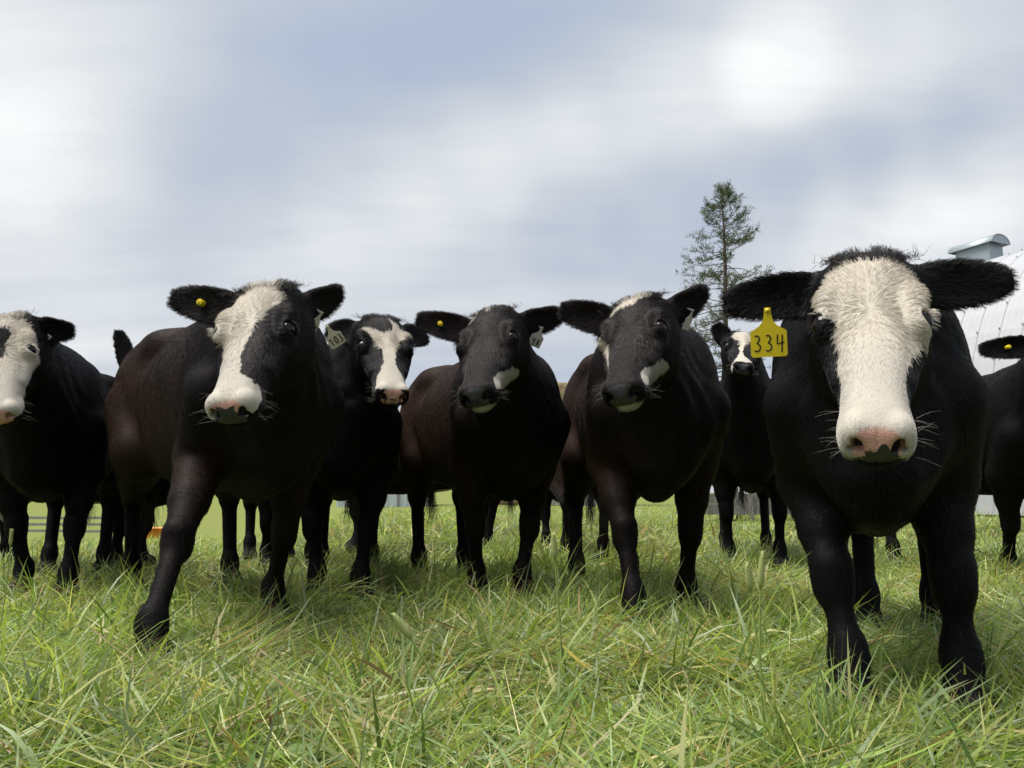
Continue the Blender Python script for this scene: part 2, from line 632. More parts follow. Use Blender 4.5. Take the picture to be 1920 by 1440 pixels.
def cow_sdf(c):
    bs = c.bs
    ws = c.sp.get('ws', 0.89)
    W, Mid, Cc = np.array((0, 0.02, 1.03)) * bs, np.array((0, -0.10, 0.90)) * bs, np.array((0, -0.16, 0.76)) * bs
    neck = [(W, c.Hi((0, 0.03, -0.105)), 0.165 * bs, 0.098 * c.hs), (Mid, c.Hi((0, 0.10, -0.135)), 0.20 * bs, 0.102 * c.hs),
            (Cc, c.Hi((0, 0.17, -0.165)), 0.205 * bs, 0.072 * c.hs),
            (np.array((0, -0.27, 0.62)) * bs, c.Hi((0, 0.20, -0.20)), 0.085 * bs, 0.03),
            (np.array((0, -0.24, 0.60)) * bs, np.array((0, -0.04, 0.53)) * bs, 0.085 * bs, 0.070 * bs)]
    legs = []
    for k in ('fl', 'fr'):
        sx = -1 if k == 'fl' else 1
        ft = c.feet[k]
        el = np.array((sx * 0.165, 0.02, 0.60)) * bs
        sh = np.array((sx * 0.155, -0.12, 0.80)) * bs
        fet = ft + np.array((0, 0.035, 0.135))
        kn = el * 0.40 + fet * 0.60 + np.array((0, -0.025, -0.005))
        kn[2] = 0.335 * bs
        fa = el * 0.45 + kn * 0.55
        legs.append([(0, (sx * 0.142 * bs, -0.02 * bs, 0.86 * bs), (0.115 * bs, 0.19 * bs, 0.27 * bs)),
                     (1, sh, el, 0.122 * bs, 0.094 * bs), (1, el, fa, 0.090 * bs, 0.060 * bs), (1, fa, kn, 0.060 * bs, 0.040),
                     (1, kn + (0, -0.006, 0.03), kn - (0, 0.004, 0.025), 0.050, 0.047),
                     (1, kn, fet, 0.036, 0.031), (1, fet + (0, 0.006, .022), fet - (0, 0, 0.012), 0.041, 0.045), (1, fet, ft + np.array((0, -0.01, 0.055)), 0.037, 0.042),
                     (0, ft + np.array((-0.027, -0.022, 0.035)), (0.032, 0.066, 0.048)), (0, ft + np.array((0.027, -0.022, 0.035)), (0.032, 0.066, 0.048))])
    for k in ('hl', 'hr'):
        sx = -1 if k == 'hl' else 1
        ft = c.feet[k]
        hip = np.array((sx * 0.145, 1.10, 0.86)) * bs
        st = np.array((sx * 0.165, 0.93, 0.66)) * bs
        fet = ft + np.array((0, 0.03, 0.135))
        hk = ft + np.array((0, 0.10, 0.47 * bs))
        legs.append([(0, hip, (0.125 * bs, 0.22 * bs, 0.30 * bs)), (1, hip, st, 0.15 * bs, 0.12 * bs), (1, st, hk, 0.125 * bs, 0.060),
                     (1, hip + (0, .1, -.1), hk + (0, .02, .08), 0.10 * bs, 0.040), (1, hk + (0, .02, .04), hk - (0, 0, 0.03), 0.052, 0.049), (1, hk, fet, 0.042, 0.035),
                     (1, fet + (0, 0, .02), fet - (0, 0, 0.01), 0.043, 0.046), (1, fet, ft + np.array((0, 0, 0.055)), 0.040, 0.044),
                     (0, ft + np.array((-0.026, -0.015, 0.035)), (0.032, 0.060, 0.045)), (0, ft + np.array((0.026, -0.015, 0.035)), (0.032, 0.060, 0.045))])
    tail = np.array([(0, 1.33, 1.16), (0.0, 1.42, 1.02), (0.02, 1.43, 0.75), (0.0, 1.40, 0.50)]) * bs
    hc = c.Hi((0, 0.22, -0.1)).astype(np.float32)

    def body(P):
        P = P.astype(np.float32)
        B = P / np.float32(bs)
        B[:, 0] /= np.float32(ws)
        t, b, hw = TORSO(B[:, 1])
        zc, h = (t + b) * 0.5, (t - b) * 0.5
        v = (B[:, 2] - zc) / h
        top = np.clip(v, 0, 1.3)
        low = np.clip(-v, 0, 1.2)
        fr = np.clip((0.55 - B[:, 1]) / 0.5, 0, 1)
        wz = hw * (1 - 0.20 * top * top) * (1 - 0.34 * fr * low * low)
        x2, v2 = (B[:, 0] / wz) ** 2, v * v
        rho = np.sqrt(np.sqrt(x2 * x2 + v2 * v2 + 1.35 * x2 * v2))
        f = (rho - 1) * np.minimum(hw, h) * 0.9
        ds = np.maximum(np.maximum(-0.36 - B[:, 1], B[:, 1] - 1.40), 0)
        f = np.where(ds > 0, np.sqrt(np.maximum(f, 0) ** 2 + ds * ds), f) * np.float32(bs)
        # hip points and spine
        S = B.copy()
        S[:, 0] = np.abs(S[:, 0])
        f = smin(f, ell(S, (0.17, 0.95, 1.12), (0.07, 0.12, 0.06)) * bs, 0.12)
        gx = lambda t, c0, w0: np.exp(-((t - c0) / w0) ** 2)
        rel = 0.014 * gx(B[:, 1], 0.215, 0.045) * gx(B[:, 2], 0.82, 0.26)                 # behind the shoulder blade
        rel = rel + 0.030 * gx(B[:, 1], 0.80, 0.10) * gx(B[:, 2], 1.06, 0.09)             # hollow of the flank
        rel = rel + 0.012 * gx(B[:, 1] - 0.35 * (B[:, 2] - 0.7), 0.80, 0.04) * gx(B[:, 2], 0.68, 0.16)   # flank fold
        rib = np.sin(B[:, 1] * 75.0 + 2.0 * B[:, 2]) * gx(B[:, 1], 0.50, 0.20) * gx(B[:, 2], 0.80, 0.17)
        f = f + (rel + 0.0022 * rib) * np.clip(np.abs(B[:, 0]) / 0.12, 0, 1)
        m = P[:, 1] < 0.45
        if m.any():
            Q, fn = P[m], None
            for a, bb, ra, rb in neck:
                x = rcone(Q, a, bb, ra, rb)
                fn = x if fn is None else smin(fn, x, 0.09)
            q = B[m]
            wr = np.sin(q[:, 1] * 62.0 + q[:, 2] * 30.0 + 2.0 * np.sin(q[:, 2] * 14.0)) * gx(q[:, 1], -0.32, 0.16) * gx(q[:, 2], 0.78, 0.22)
            f[m] = smin(f[m], fn, 0.10) + 0.0045 * wr + 0.012 * gx(q[:, 1] + 0.25 * (q[:, 2] - 0.8), -0.235, 0.035) * gx(q[:, 2], 0.85, 0.2) * np.clip(np.abs(q[:, 0]) / 0.12, 0, 1)
        for li, lg in enumerate(legs):
            m = (P[:, 2] < 1.25 * bs) & ((P[:, 1] < 0.55) if li < 2 else (P[:, 1] > 0.35)) & ((P[:, 0] < 0.12) if li % 2 == 0 else (P[:, 0] > -0.12))
            if not m.any():
                continue
            Q = P[m]
            fl = None
            for pr in lg:
                x = ell(Q, pr[1], pr[2]) if pr[0] == 0 else rcone(Q, pr[1], pr[2], pr[3], pr[4])
                fl = x if fl is None else smin(fl, x, 0.026)
            f[m] = smin(f[m], fl, 0.05)
        m = (P[:, 1] > 1.1 * bs)
        if m.any():
            Q = P[m]
            ft = None
            for i in range(3):
                x = rcone(Q, tail[i], tail[i + 1], (0.04, 0.027, 0.022)[i], (0.027, 0.022, 0.016)[i])
                ft = x if ft is None else np.minimum(ft, x)
            f[m] = smin(f[m], ft, 0.03)
        return f

    def full(P):
        P = P.astype(np.float32)
        f = body(P)
        d = P - hc
        m = np.einsum('ij,ij->i', d, d) < 0.48 ** 2
        if m.any():
            Q = P[m]
            fh = head_sdf(c.H(Q)) * np.float32(c.hs)
            # keep the face crisp: the neck only blends in behind the cheeks
            g = smin(f[m], fh, 0.05)
            for e in c.ears:
                g = smin(g, ear_sdf(Q, e), 0.025)
            f[m] = g
        return np.maximum(f, -P[:, 2] + 0.004)
    return full


def axis_grid(lo, hi, flo, fhi, coarse, fine):
    a = []
    x = lo
    while x < hi:
        a.append(x)
        inside = flo <= x <= fhi
        dist = 0 if inside else min(abs(x - flo), abs(x - fhi))
        x += min(coarse, fine + 0.12 * dist)
    a.append(x)
    return np.array(a)


def make_cow_material(name, black_amt, pad_pink, pad_split):
    m, t = new_mat(name)
    coat = t.n('ShaderNodeAttribute', attribute_name='coat')
    wd = t.n('ShaderNodeAttribute', attribute_name='white_sd')
    pd = t.n('ShaderNodeAttribute', attribute_name='pad_sd')
    pv = t.n('ShaderNodeAttribute', attribute_name='pad_v')
    tcn = t.n('ShaderNodeTexCoord')
    nz = t.noise(70, 3, 0.6, tcn.outputs['Object'])
    wf = t.ss(t.m('ADD', wd.outputs['Fac'], t.m('MULTIPLY', t.m('SUBTRACT', nz, 0.5), 0.014)), -0.003, 0.003)
    cream = t.mix(t.noise(22, 4, 0.6, tcn.outputs['Object']), C4(0.38, 0.345, 0.29), C4(0.46, 0.43, 0.375))
    fine = t.mix(t.noise(160, 2, 0.5, tcn.outputs['Object']), C4(0.40, 0.40, 0.40), C4(0.95, 0.95, 0.95))
    base = t.mix(wf, t.mix(1.0, coat.outputs['Color'], fine, 'MULTIPLY'), cream)
    # bare nose: pink with dark pigment blotches, plus painted shade inside the nostrils
    blot = t.noise(34, 4, 0.62, tcn.outputs['Object'], 0.6)
    dark = t.ss(t.m('ADD', t.m('ADD', t.m('MULTIPLY', blot, 1.5), t.m('MULTIPLY', pv.outputs['Fac'], pad_split)), pad_pink), 0.72, 0.80)
    pink = t.mix(t.noise(40, 3, 0.5, tcn.outputs['Object']), C4(0.45, 0.23, 0.175), C4(0.54, 0.32, 0.265))
    padc = t.mix(dark, pink, C4(0.022, 0.023, 0.027))
    pf = t.ss(t.m('ADD', pd.outputs['Fac'], t.m('MULTIPLY', t.m('SUBTRACT', nz, 0.5), 0.010)), -0.003, 0.004)
    col = t.mix(pf, base, padc)
    vor = t.n('ShaderNodeTexVoronoi', {'Vector': tcn.outputs['Object'], 'Scale': 190.0}, feature='DISTANCE_TO_EDGE')
    hgt = t.mix(pf, t.noise(240, 3, 0.6, tcn.outputs['Object']), t.m('MINIMUM', t.m('MULTIPLY', vor.outputs['Distance'], 4.0), 1.0))
    bp = t.n('ShaderNodeBump', {'Height': hgt, 'Strength': 0.22, 'Distance': 0.003})
    rough = t.m('SUBTRACT', 0.62, t.m('MULTIPLY', pf, 0.27))
    b = t.n('ShaderNodeBsdfPrincipled', {'Base Color': col, 'Roughness': rough, 'Specular IOR Level': t.m('ADD', 0.07, t.m('MULTIPLY', pf, 0.36)), 'Normal': bp.outputs[0]})
    finish(t, b.outputs[0])
    return m


def make_hair_material():
    m, t = new_mat('hair')
    a = t.n('ShaderNodeAttribute', attribute_name='hair_colour')
    b = t.n('ShaderNodeBsdfPrincipled', {'Base Color': a.outputs['Color'], 'Roughness': 0.36, 'Specular IOR Level': 0.26})
    finish(t, b.outputs[0])
    return m


M_HAIR = make_hair_material()
M_EYE, t_ = new_mat('eye')
g_ = t_.n('ShaderNodeTexCoord')
finish(t_, t_.n('ShaderNodeBsdfPrincipled', {'Base Color': C4(0.006, 0.004, 0.003), 'Roughness': 0.05, 'Specular IOR Level': 0.32}).outputs[0])
M_YTAG = plain('yellow_plastic', (0.68, 0.52, 0.015), 0.42, 0.45, noise=0.10, nscale=60)
M_WTAG = plain('white_plastic', (0.52, 0.50, 0.43), 0.45, 0.4, noise=0.14, nscale=70)
M_PTAG = plain('pale_yellow_plastic', (0.54, 0.50, 0.31), 0.45, 0.4, noise=0.12, nscale=70)
M_INK = plain('marker_ink', (0.015, 0.013, 0.012), 0.6, 0.3)


def hair_object(name, pts, rad0, rad1, col, parent):
    """pts: (n, k, 3)"""
    n, k = pts.shape[:2]
    hc = bpy.data.hair_curves.new(name)
    hc.add_curves([k] * n)
    hc.attributes['position'].data.foreach_set('vector', np.ascontiguousarray(pts, np.float32).ravel())
    ra = hc.attributes.get('radius') or hc.attributes.new('radius', 'FLOAT', 'POINT')
    tt = np.linspace(0, 1, k)[None, :]
    r0 = np.broadcast_to(np.asarray(rad0, float).reshape(-1, 1), (n, 1))
    r = r0 * (1 - tt) + rad1 * tt
    ra.data.foreach_set('value', np.ascontiguousarray(r, np.float32).ravel())
    ca = hc.attributes.new('hair_colour', 'FLOAT_COLOR', 'CURVE')
    c4 = np.concatenate([col, np.ones((n, 1))], 1)
    ca.data.foreach_set('color', np.ascontiguousarray(c4, np.float32).ravel())
    hc.materials.append(M_HAIR)
    return link(name, hc, parent)


def coat_colour(c, P, N, rg):
    """base coat colour in cow coordinates"""
    br = c.sp.get('brown', 0.2)
    n = vnoise(P, 3.0, c.sp['seed']) * 0.5 + vnoise(P, 11.0, c.sp['seed'] + 1) * 0.3
    side = np.clip((P[:, 1] + 0.12) / 0.75, 0, 1) * np.clip((P[:, 2] - 0.45) / 0.3, 0.0, 1)
    shoulder = np.exp(-(((P[:, 1] + 0.05) / 0.15) ** 2)) * np.exp(-(((P[:, 2] - 0.60) / 0.16) ** 2)) * np.clip((np.abs(P[:, 0]) - 0.08) / 0.1, 0, 1) * 0.8
    k = np.clip(br * (0.25 + side + shoulder) * (1.0 + 0.8 * n), 0, 1)[:, None]
    return np.array([0.0042, 0.0042, 0.0052]) * (1 - k) + np.array([0.034, 0.019, 0.013]) * k


def white_of(c, P):
    """signed distance (m) into the white markings, points in cow coordinates"""
    H = c.H(P.astype(np.float32)).astype(float)
    F = face_coords(H)
    F2 = F * np.array([0.16, 1.0])
    wd = np.full(len(P), -1.0)
    near = (H[:, 1] > -0.08) & (H[:, 1] < 0.54) & (np.abs(H[:, 0]) < 0.17) & (H[:, 2] > -0.28) & (H[:, 2] < 0.06)
    if near.any():
        ds = np.full(near.sum(), -1.0)
        for poly in c.sp.get('white', []):
            pl = np.array(poly, float) * np.array([0.16, 1.0])
            ds = np.maximum(ds, poly_sd(F2[near], pl))
        for poly in c.sp.get('black', []):
            pl = np.array(poly, float) * np.array([0.16, 1.0])
            ds = np.minimum(ds, -poly_sd(F2[near], pl))
        wd[near] = ds
    wd = wd + 0.007 * vnoise(P, 38, 61) + 0.005 * vnoise(P, 110, 62)
    for (x, y, z, rr) in c.sp.get('white_belly', []):
        wd = np.maximum(wd, rr - np.linalg.norm((P - np.array([x, y, z])) * np.array([1, 0.6, 1.3]), axis=1))
    return wd


def pad_of(c, P):
    H = c.H(P.astype(np.float32)).astype(float)
    a = poly_sd(H[:, [0, 2]], [(-0.036, -0.028), (0.036, -0.028), (0.047, -0.042), (0.056, -0.060), (0.046, -0.076), (0.036, -0.100), (-0.036, -0.100), (-0.046, -0.076), (-0.056, -0.060), (-0.047, -0.042)])
    a = np.minimum(a, H[:, 1] - c.sp.get('pad_s', 0.462))
    nos = (np.stack([np.abs(H[:, 0]), H[:, 1], H[:, 2]], 1) - np.array([0.038, 0.492, -0.058])) / np.array([0.0125, 0.013, 0.017])
    nos = 3.0 * np.clip(1.25 - np.linalg.norm(nos, axis=1), 0, 1)  # shade of the nostril recess, put into the nose colour
    return np.where(np.abs(H[:, 0]) < 0.2, a, -1.0), nos - (H[:, 2] + 0.06) / 0.04 - 0.55 * (H[:, 0] / 0.045) ** 2 + sum(a * np.exp(-((H[:, 0] - x) / wx) ** 2 - ((H[:, 2] - z) / wz) ** 2) for x, z, wx, wz, a in c.sp.get('blotch', []))


def build_cow(sp):
    c = cow_pose(sp)
    lod = sp.get('lod', 0)
    sdf = cow_sdf(c)
    hc = c.Hi((0, 0.22, -0.09))
    pts = [hc] + [e['b'] + e['d'] * (e['L'] + 0.05) for e in c.ears] + [c.Hi((0, .54, -.1)), c.Hi((0, -.08, -.1))] + [f for f in c.feet.values()]
    pts += [np.array((-0.36, -0.4, 0.0)) * c.bs, np.array((0.36, 1.5, 1.29)) * c.bs]
    pts = np.array(pts)
    lo, hi = pts.min(0) - 0.09, pts.max(0) + 0.09
    lo[2] = -0.02
    ext = np.array([0.14, 0.14, 0.14])
    hp = np.array([c.Hi((sx * 0.12, s, u)) for sx in (-1, 1) for s in (-0.03, 0.50) for u in (0.0, -0.16)])
    flo, fhi = hp.min(0), hp.max(0)
    coarse, fine = ((0.017, 0.0048), (0.020, 0.0062), (0.028, 0.0135), (0.05, 0.04))[lod]
    g = [axis_grid(lo[i], hi[i], flo[i], fhi[i], coarse, fine) for i in range(3)]
    V, Q = surface_nets(*g, sdf)
    for _ in range(2):                                    # pull vertices onto the surface
        f0 = par(sdf, V)
        e = 0.0015
        gr = np.stack([par(sdf, V + np.eye(3, dtype=np.float32)[i] * e) - f0 for i in range(3)], 1) / e
        V = V - np.clip(f0, -0.004, 0.004)[:, None] * gr / np.maximum((gr * gr).sum(1, keepdims=True), 0.25)
        V = V.astype(np.float32)
    N = vnormals(V, Q)
    root = empty(sp['name'], (c.O[0], c.O[1], c.z0), c.yaw)
    tag(root, sp['label'], 'cow', 'herd of black cattle in the pasture')
    me = mesh_np('body', V, Q, np.full(len(Q), 4), sp['mat'])
    rg = np.random.default_rng(sp['seed'])
    wd = white_of(c, V)
    pd, pv = pad_of(c, V)
    col = coat_colour(c, V, N, rg)
    hoof = np.clip((0.075 - V[:, 2]) / 0.02, 0, 1)[:, None]
    col = col * (1 - hoof) + np.array([0.05, 0.045, 0.04]) * hoof
    for nm, val in (('white_sd', wd), ('pad_sd', pd), ('pad_v', pv)):
        at_ = me.attributes.new(nm, 'FLOAT', 'POINT')
        at_.data.foreach_set('value', val.astype(np.float32))
    at_ = me.attributes.new('coat', 'FLOAT_COLOR', 'POINT')
    at_.data.foreach_set('color', np.concatenate([col, np.ones((len(V), 1))], 1).astype(np.float32).ravel())
    link('body', me, root)
    c.root = root
    # eyes
    if lod < 3:
        for sx in (-1, 1):
            mb = ball(c.Hi((sx * 0.0985, 0.201, -0.031)), 0.0255 * c.hs)
            mb.build('eye', M_EYE, root, True)
    if lod < 3:
        cow_hair(c, V, Q, N, rg)
    c.tags = [make_tag(c, **tg) for tg in sp.get('tags', [])]
    return c


def ball(ct, r, nu=16, nv=10):
    mb = MB()
    V, F = [], []
    for i in range(nv + 1):
        for j in range(nu):
            a, b = math.pi * i / nv, 2 * math.pi * j / nu
            V.append(ct + r * np.array([math.sin(a) * math.cos(b), math.sin(a) * math.sin(b), math.cos(a)]))
    for i in range(nv):
        for j in range(nu):
            F.append((i * nu + j, i * nu + (j + 1) % nu, (i + 1) * nu + (j + 1) % nu, (i + 1) * nu + j)[::-1])
    return mb.add(V, F)


def strands(P, D, Nn, L, rg, k=4, droop=0.0, curl=0.0):
    """k-point strands from roots P along D, lifting off along Nn"""
    n = len(P)
    pts = np.zeros((n, k, 3))
    side = np.cross(D, Nn)
    ph = rg.uniform(0, 6.28, n)
    for i in range(k):
        t = i / (k - 1)
        off = D * (L * t)[:, None]
        off += side * (curl * L * np.sin(ph + 4 * t) * t)[:, None]
        off[:, 2] -= droop * L * t * t
        pts[:, i] = P + off
    return pts


def clump(pts, cell, amt, seed):
    """draw strand tips together in small tufts"""
    R = pts[:, 0] + 0.35 * cell * np.stack([vnoise(pts[:, 0], 1.2 / cell, seed + i) for i in range(3)], 1)
    key = np.floor(R / cell).astype(np.int64)
    h = (key[:, 0] * 73856093) ^ (key[:, 1] * 19349663) ^ (key[:, 2] * 83492791)
    _, inv = np.unique(h, return_inverse=True)
    cnt = np.bincount(inv)
    k = pts.shape[1]
    for i in range(1, k):
        mean = np.stack([np.bincount(inv, pts[:, i, a]) / cnt for a in range(3)], 1)[inv]
        wgt = amt * (i / (k - 1)) ** 1.3
        pts[:, i] = pts[:, i] * (1 - wgt) + mean * wgt
    return pts


def cow_hair(c, V, Q, N, rg):
    sp = c.sp
    lod = sp.get('lod', 0)
    T = np.concatenate([Q[:, [0, 1, 2]], Q[:, [0, 2, 3]]])
    A = 0.5 * np.linalg.norm(np.cross(V[T[:, 1]] - V[T[:, 0]], V[T[:, 2]] - V[T[:, 0]]), axis=1)
    ctr = (V[T[:, 0]] + V[T[:, 1]] + V[T[:, 2]]) / 3
    H = c.H(ctr)
    fh = head_sdf(H)
    ear = np.minimum(ear_sdf(ctr, c.ears[0]), ear_sdf(ctr, c.ears[1]))
    is_ear = ear < 0.004
    is_head = (fh < 0.010) & ~is_ear
    dens = np.where(is_ear, 70000.0, np.where(is_head, 80000.0, 12000.0))
    dens = np.where((ctr[:, 2] < 0.45 * c.bs) & ~is_head, 6000.0, dens)
    dens = dens * np.where(is_head | is_ear, 1.0, np.interp(ctr[:, 1], [0.5, 1.3], [1.0, 0.8]))
    dens *= (1.0, 0.75, 0.4)[lod] * sp.get('hair', 1.0)
    cdf = np.cumsum(A * dens)
    n = int(cdf[-1])
    ti = np.searchsorted(cdf, rg.uniform(0, cdf[-1], n))
    b = rg.uniform(0, 1, (n, 2))
    fl = b.sum(1) > 1
    b[fl] = 1 - b[fl]
    t = T[ti]
    w0 = (1 - b.sum(1))[:, None]
    P = V[t[:, 0]] * w0 + V[t[:, 1]] * b[:, :1] + V[t[:, 2]] * b[:, 1:]
    Nn = unit(N[t[:, 0]] * w0 + N[t[:, 1]] * b[:, :1] + N[t[:, 2]] * b[:, 1:])
    earm, headm = is_ear[ti], is_head[ti]
    Hh = c.H(P.astype(np.float32)).astype(float)
    s = Hh[:, 1]
    pd, _ = pad_of(c, P)
    # leave eyes and nose bare
    ed = np.linalg.norm((np.stack([np.abs(Hh[:, 0]), s, Hh[:, 2]], 1) - np.array([0.115, 0.201, -0.022])) / np.array([1.0, 0.8, 1.2]), axis=1)
    keep = ~(headm & ((pd > 0.0) | (ed < 0.026))) & (P[:, 2] > 0.09)
    P, Nn, earm, headm, Hh, s, ed = P[keep], Nn[keep], earm[keep], headm[keep], Hh[keep], s[keep], ed[keep]
    n = len(P)
    # --- direction of growth
    D = np.tile(np.array([0.0, 0.75, -0.62]), (n, 1))
    D[:, 0] += 0.25 * np.sign(P[:, 0]) * 0.3
    wh = np.array([sp.get('whorl', 0.0), 0.19, 0.01])
    dh = Hh - wh
    dh[:, 2] *= 0.6
    dh[:, 0] *= 1.1
    dh[:, 1] = np.where(s > 0.30, np.abs(dh[:, 1]) + 0.1, dh[:, 1])
    Dh = unit(dh) @ c.hR.T
    D[headm] = Dh[headm]
    back = headm & (Hh[:, 2] < -0.09)                  # cheeks and jaw: hair runs back and down
    jd = unit(c.hR @ np.array([0, 0.1, -1.0]))
    D[back] = 0.4 * D[back] + jd
    for e in c.ears:
        loc = (P - e['b']) @ np.stack([e['d'], e['w'], e['n']], 1)
        m = earm & (loc[:, 0] > -0.02) & (np.abs(loc[:, 1]) < 0.09) & (np.abs(loc[:, 2]) < 0.08)
        D[m] = unit(e['d'] * 0.75 + e['w'] * (loc[m, 1:2] * 14) + e['n'] * 0.05)
    jit = np.where(headm, 0.22, 0.13)[:, None]
    D = D + jit * np.stack([vnoise(P, 26, sp['seed'] + 5 + i) for i in range(3)], 1) + 0.13 * rg.normal(size=(n, 3))
    D = D - Nn * np.einsum('ij,ij->i', D, Nn)[:, None]
    D = unit(D)
    # --- length and lift
    L = np.full(n, 0.016)
    lift = np.full(n, 0.10)
    L[headm] = np.interp(s[headm], [-0.06, 0.0, 0.12, 0.22, 0.30, 0.40, 0.5], np.array([0.032, 0.029, 0.026, 0.021, 0.012, 0.007, 0.005]) * sp.get('shag', 1.0))
    lift[headm] = np.interp(s[headm], [0, 0.2, 0.3, 0.5], [0.18, 0.13, 0.12, 0.12])
    L[back] = 0.014
    lift[back] = 0.2
    L[earm] = 0.022
    lift[earm] = 0.35
    nr = headm & (ed < 0.05)
    L[nr] *= np.interp(ed[nr], [0.026, 0.05], [0.25, 0.9])
    pol = headm & (np.abs(Hh[:, 0]) < 0.075) & (s < 0.035) & (Hh[:, 2] > -0.10)
    L[pol] *= 1.0 + 0.9 * sp.get('tuft', 1.0) * rg.uniform(0.2, 1, pol.sum())
    lift[pol] = 0.55
    L *= rg.uniform(0.6, 1.25, n)
    Dd = unit(D + Nn * (lift * rg.uniform(0.4, 1.4, n))[:, None])
    pts = strands(P, Dd, Nn, L, rg, 4, 0.12, 0.10)
    # lay the outer half down again
    pts[:, 3] -= Nn * (L * lift * 0.45)[:, None]
    cm = headm & (s < 0.30) & ~back
    if cm.any():
        pts[cm] = clump(pts[cm], 0.013, 0.72, sp['seed'])
    bm = ~headm & ~earm
    if bm.any():
        pts[bm] = clump(pts[bm], 0.018, 0.10, sp['seed'] + 3)
    if earm.any():
        pts[earm] = clump(pts[earm], 0.012, 0.4, sp['seed'] + 4)
    # --- colour
    col = coat_colour(c, P, Nn, rg) * 1.25
    wd = white_of(c, P) + 0.0025 * rg.normal(size=n)
    cream = np.array([0.57, 0.515, 0.435])[None] * rg.uniform(0.86, 1.10, (n, 1))
    lowface = np.clip((s - 0.24) / 0.12, 0, 1)[:, None]
    cream = cream * (1 - lowface) + np.array([0.405, 0.385, 0.35]) * rg.uniform(0.92, 1.08, (n, 1)) * lowface
    inn = (wd > 0)[:, None] & (headm[:, None] | (P[:, 2] < 0.8)[:, None])
    col = np.where(inn, cream, col * rg.uniform(0.55, 1.6, (n, 1)))
    rad = np.where(headm, 0.00045, np.where(earm, 0.00055, 0.0006)) * (1.0, 1.25, 1.8)[lod]
    hair_object('coat', pts, rad, 0.00012, col, c.root)
    # --- forelock, whiskers
    ex, er, ec = [], [], []
    nt = int(2600 * sp.get('tuft', 1.0))
    if nt > 10:
        ss_ = rg.uniform(-0.028, 0.030, nt)
        us_ = HEAD(ss_.astype(np.float32))[0]
        Pt = np.array([c.Hi((rg.normal() * 0.040, a_, b_ - 0.003)) for a_, b_ in zip(ss_, us_)])
        upv = -c.hR[:, 1] * 0.55 + c.hR[:, 2] * 0.55
        gx = rg.normal(size=(nt, 1)) * 0.55
        fwd = (rg.uniform(size=(nt, 1)) < 0.66)
        Dt = np.where(fwd, (c.hR[:, 1] * 0.75 + c.hR[:, 2] * 0.45)[None], upv[None])
        Dt = unit(Dt + c.hR[:, 0][None] * gx + 0.25 * rg.normal(size=(nt, 3)))
        Lt = rg.uniform(0.018, 0.06, nt) * sp.get('tuft_len', 1.0)
        tp = strands(Pt, Dt, np.tile(c.hR[:, 2], (nt, 1)), Lt, rg, 6, 0.25, 0.10)
        tp = clump(tp, 0.016, 0.7, sp['seed'] + 9)
        hair_object('forelock', tp, 0.0005, 0.0001, np.tile([0.014, 0.011, 0.010], (nt, 1)) * rg.uniform(0.6, 2.0, (nt, 1)), c.root)
    nw = 26
    Pw, Dw = [], []
    for i in range(nw):
        sx = 1 if i % 2 else -1
        h = np.array([sx * rg.uniform(0.060, 0.076), rg.uniform(0.42, 0.50), rg.uniform(-0.125, -0.045)])
        Pw.append(c.Hi(h))
        Dw.append(c.hR @ unit(np.array([sx * 1.0, rg.normal() * 0.35 + 0.1, rg.normal() * 0.35])))
    Pw, Dw = np.array(Pw), np.array(Dw)
    wp = strands(Pw, Dw, np.tile(c.hR[:, 2], (nw, 1)), rg.uniform(0.02, 0.055, nw), rg, 4, 0.15, 0.05)
    hair_object('whiskers', wp, 0.00024, 0.00006, np.tile([0.35, 0.32, 0.30], (nw, 1)), c.root)
    # eyelashes: light where the lid is white
    for sx in (-1, 1):
        nl = 70
        a = rg.uniform(-0.9, 0.9, nl)
        hl = np.stack([sx * (0.119 - 0.004 * np.abs(a)), 0.186 + 0.010 * a * a, -0.026 + 0.022 * a], 1)
        Pl = np.array([c.Hi(h) for h in hl])
        Dl = np.array([c.hR @ unit(np.array([sx * 0.9, 0.25 + 0.15 * rg.normal(), 0.35 + 0.5 * x])) for x in a])
        lw = white_of(c, Pl) > -0.004
        lc = np.where(lw[:, None], np.array([[0.7, 0.66, 0.58]]), np.array([[0.012, 0.010, 0.010]]))
        hair_object('eyelashes', strands(Pl, Dl, np.tile(c.hR[:, 2], (nl, 1)), rg.uniform(0.014, 0.026, nl), rg, 4, 0.35, 0.05), 0.0005, 0.0001, lc, c.root)
    # tail switch
    nt = 140
    P0 = np.array([0.0, 1.40, 0.52]) * c.bs
    Pt = P0 + rg.normal(size=(nt, 3)) * np.array([0.012, 0.012, 0.05])
    tp = strands(Pt, unit(np.array([0, 0.05, -1.0]) + 0.13 * rg.normal(size=(nt, 3))), np.tile([0, 1.0, 0], (nt, 1)), rg.uniform(0.12, 0.26, nt), rg, 6, 0, 0.10)
    hair_object('tail_switch', tp, 0.0012, 0.0003, np.tile([0.012, 0.010, 0.010], (nt, 1)), c.root)


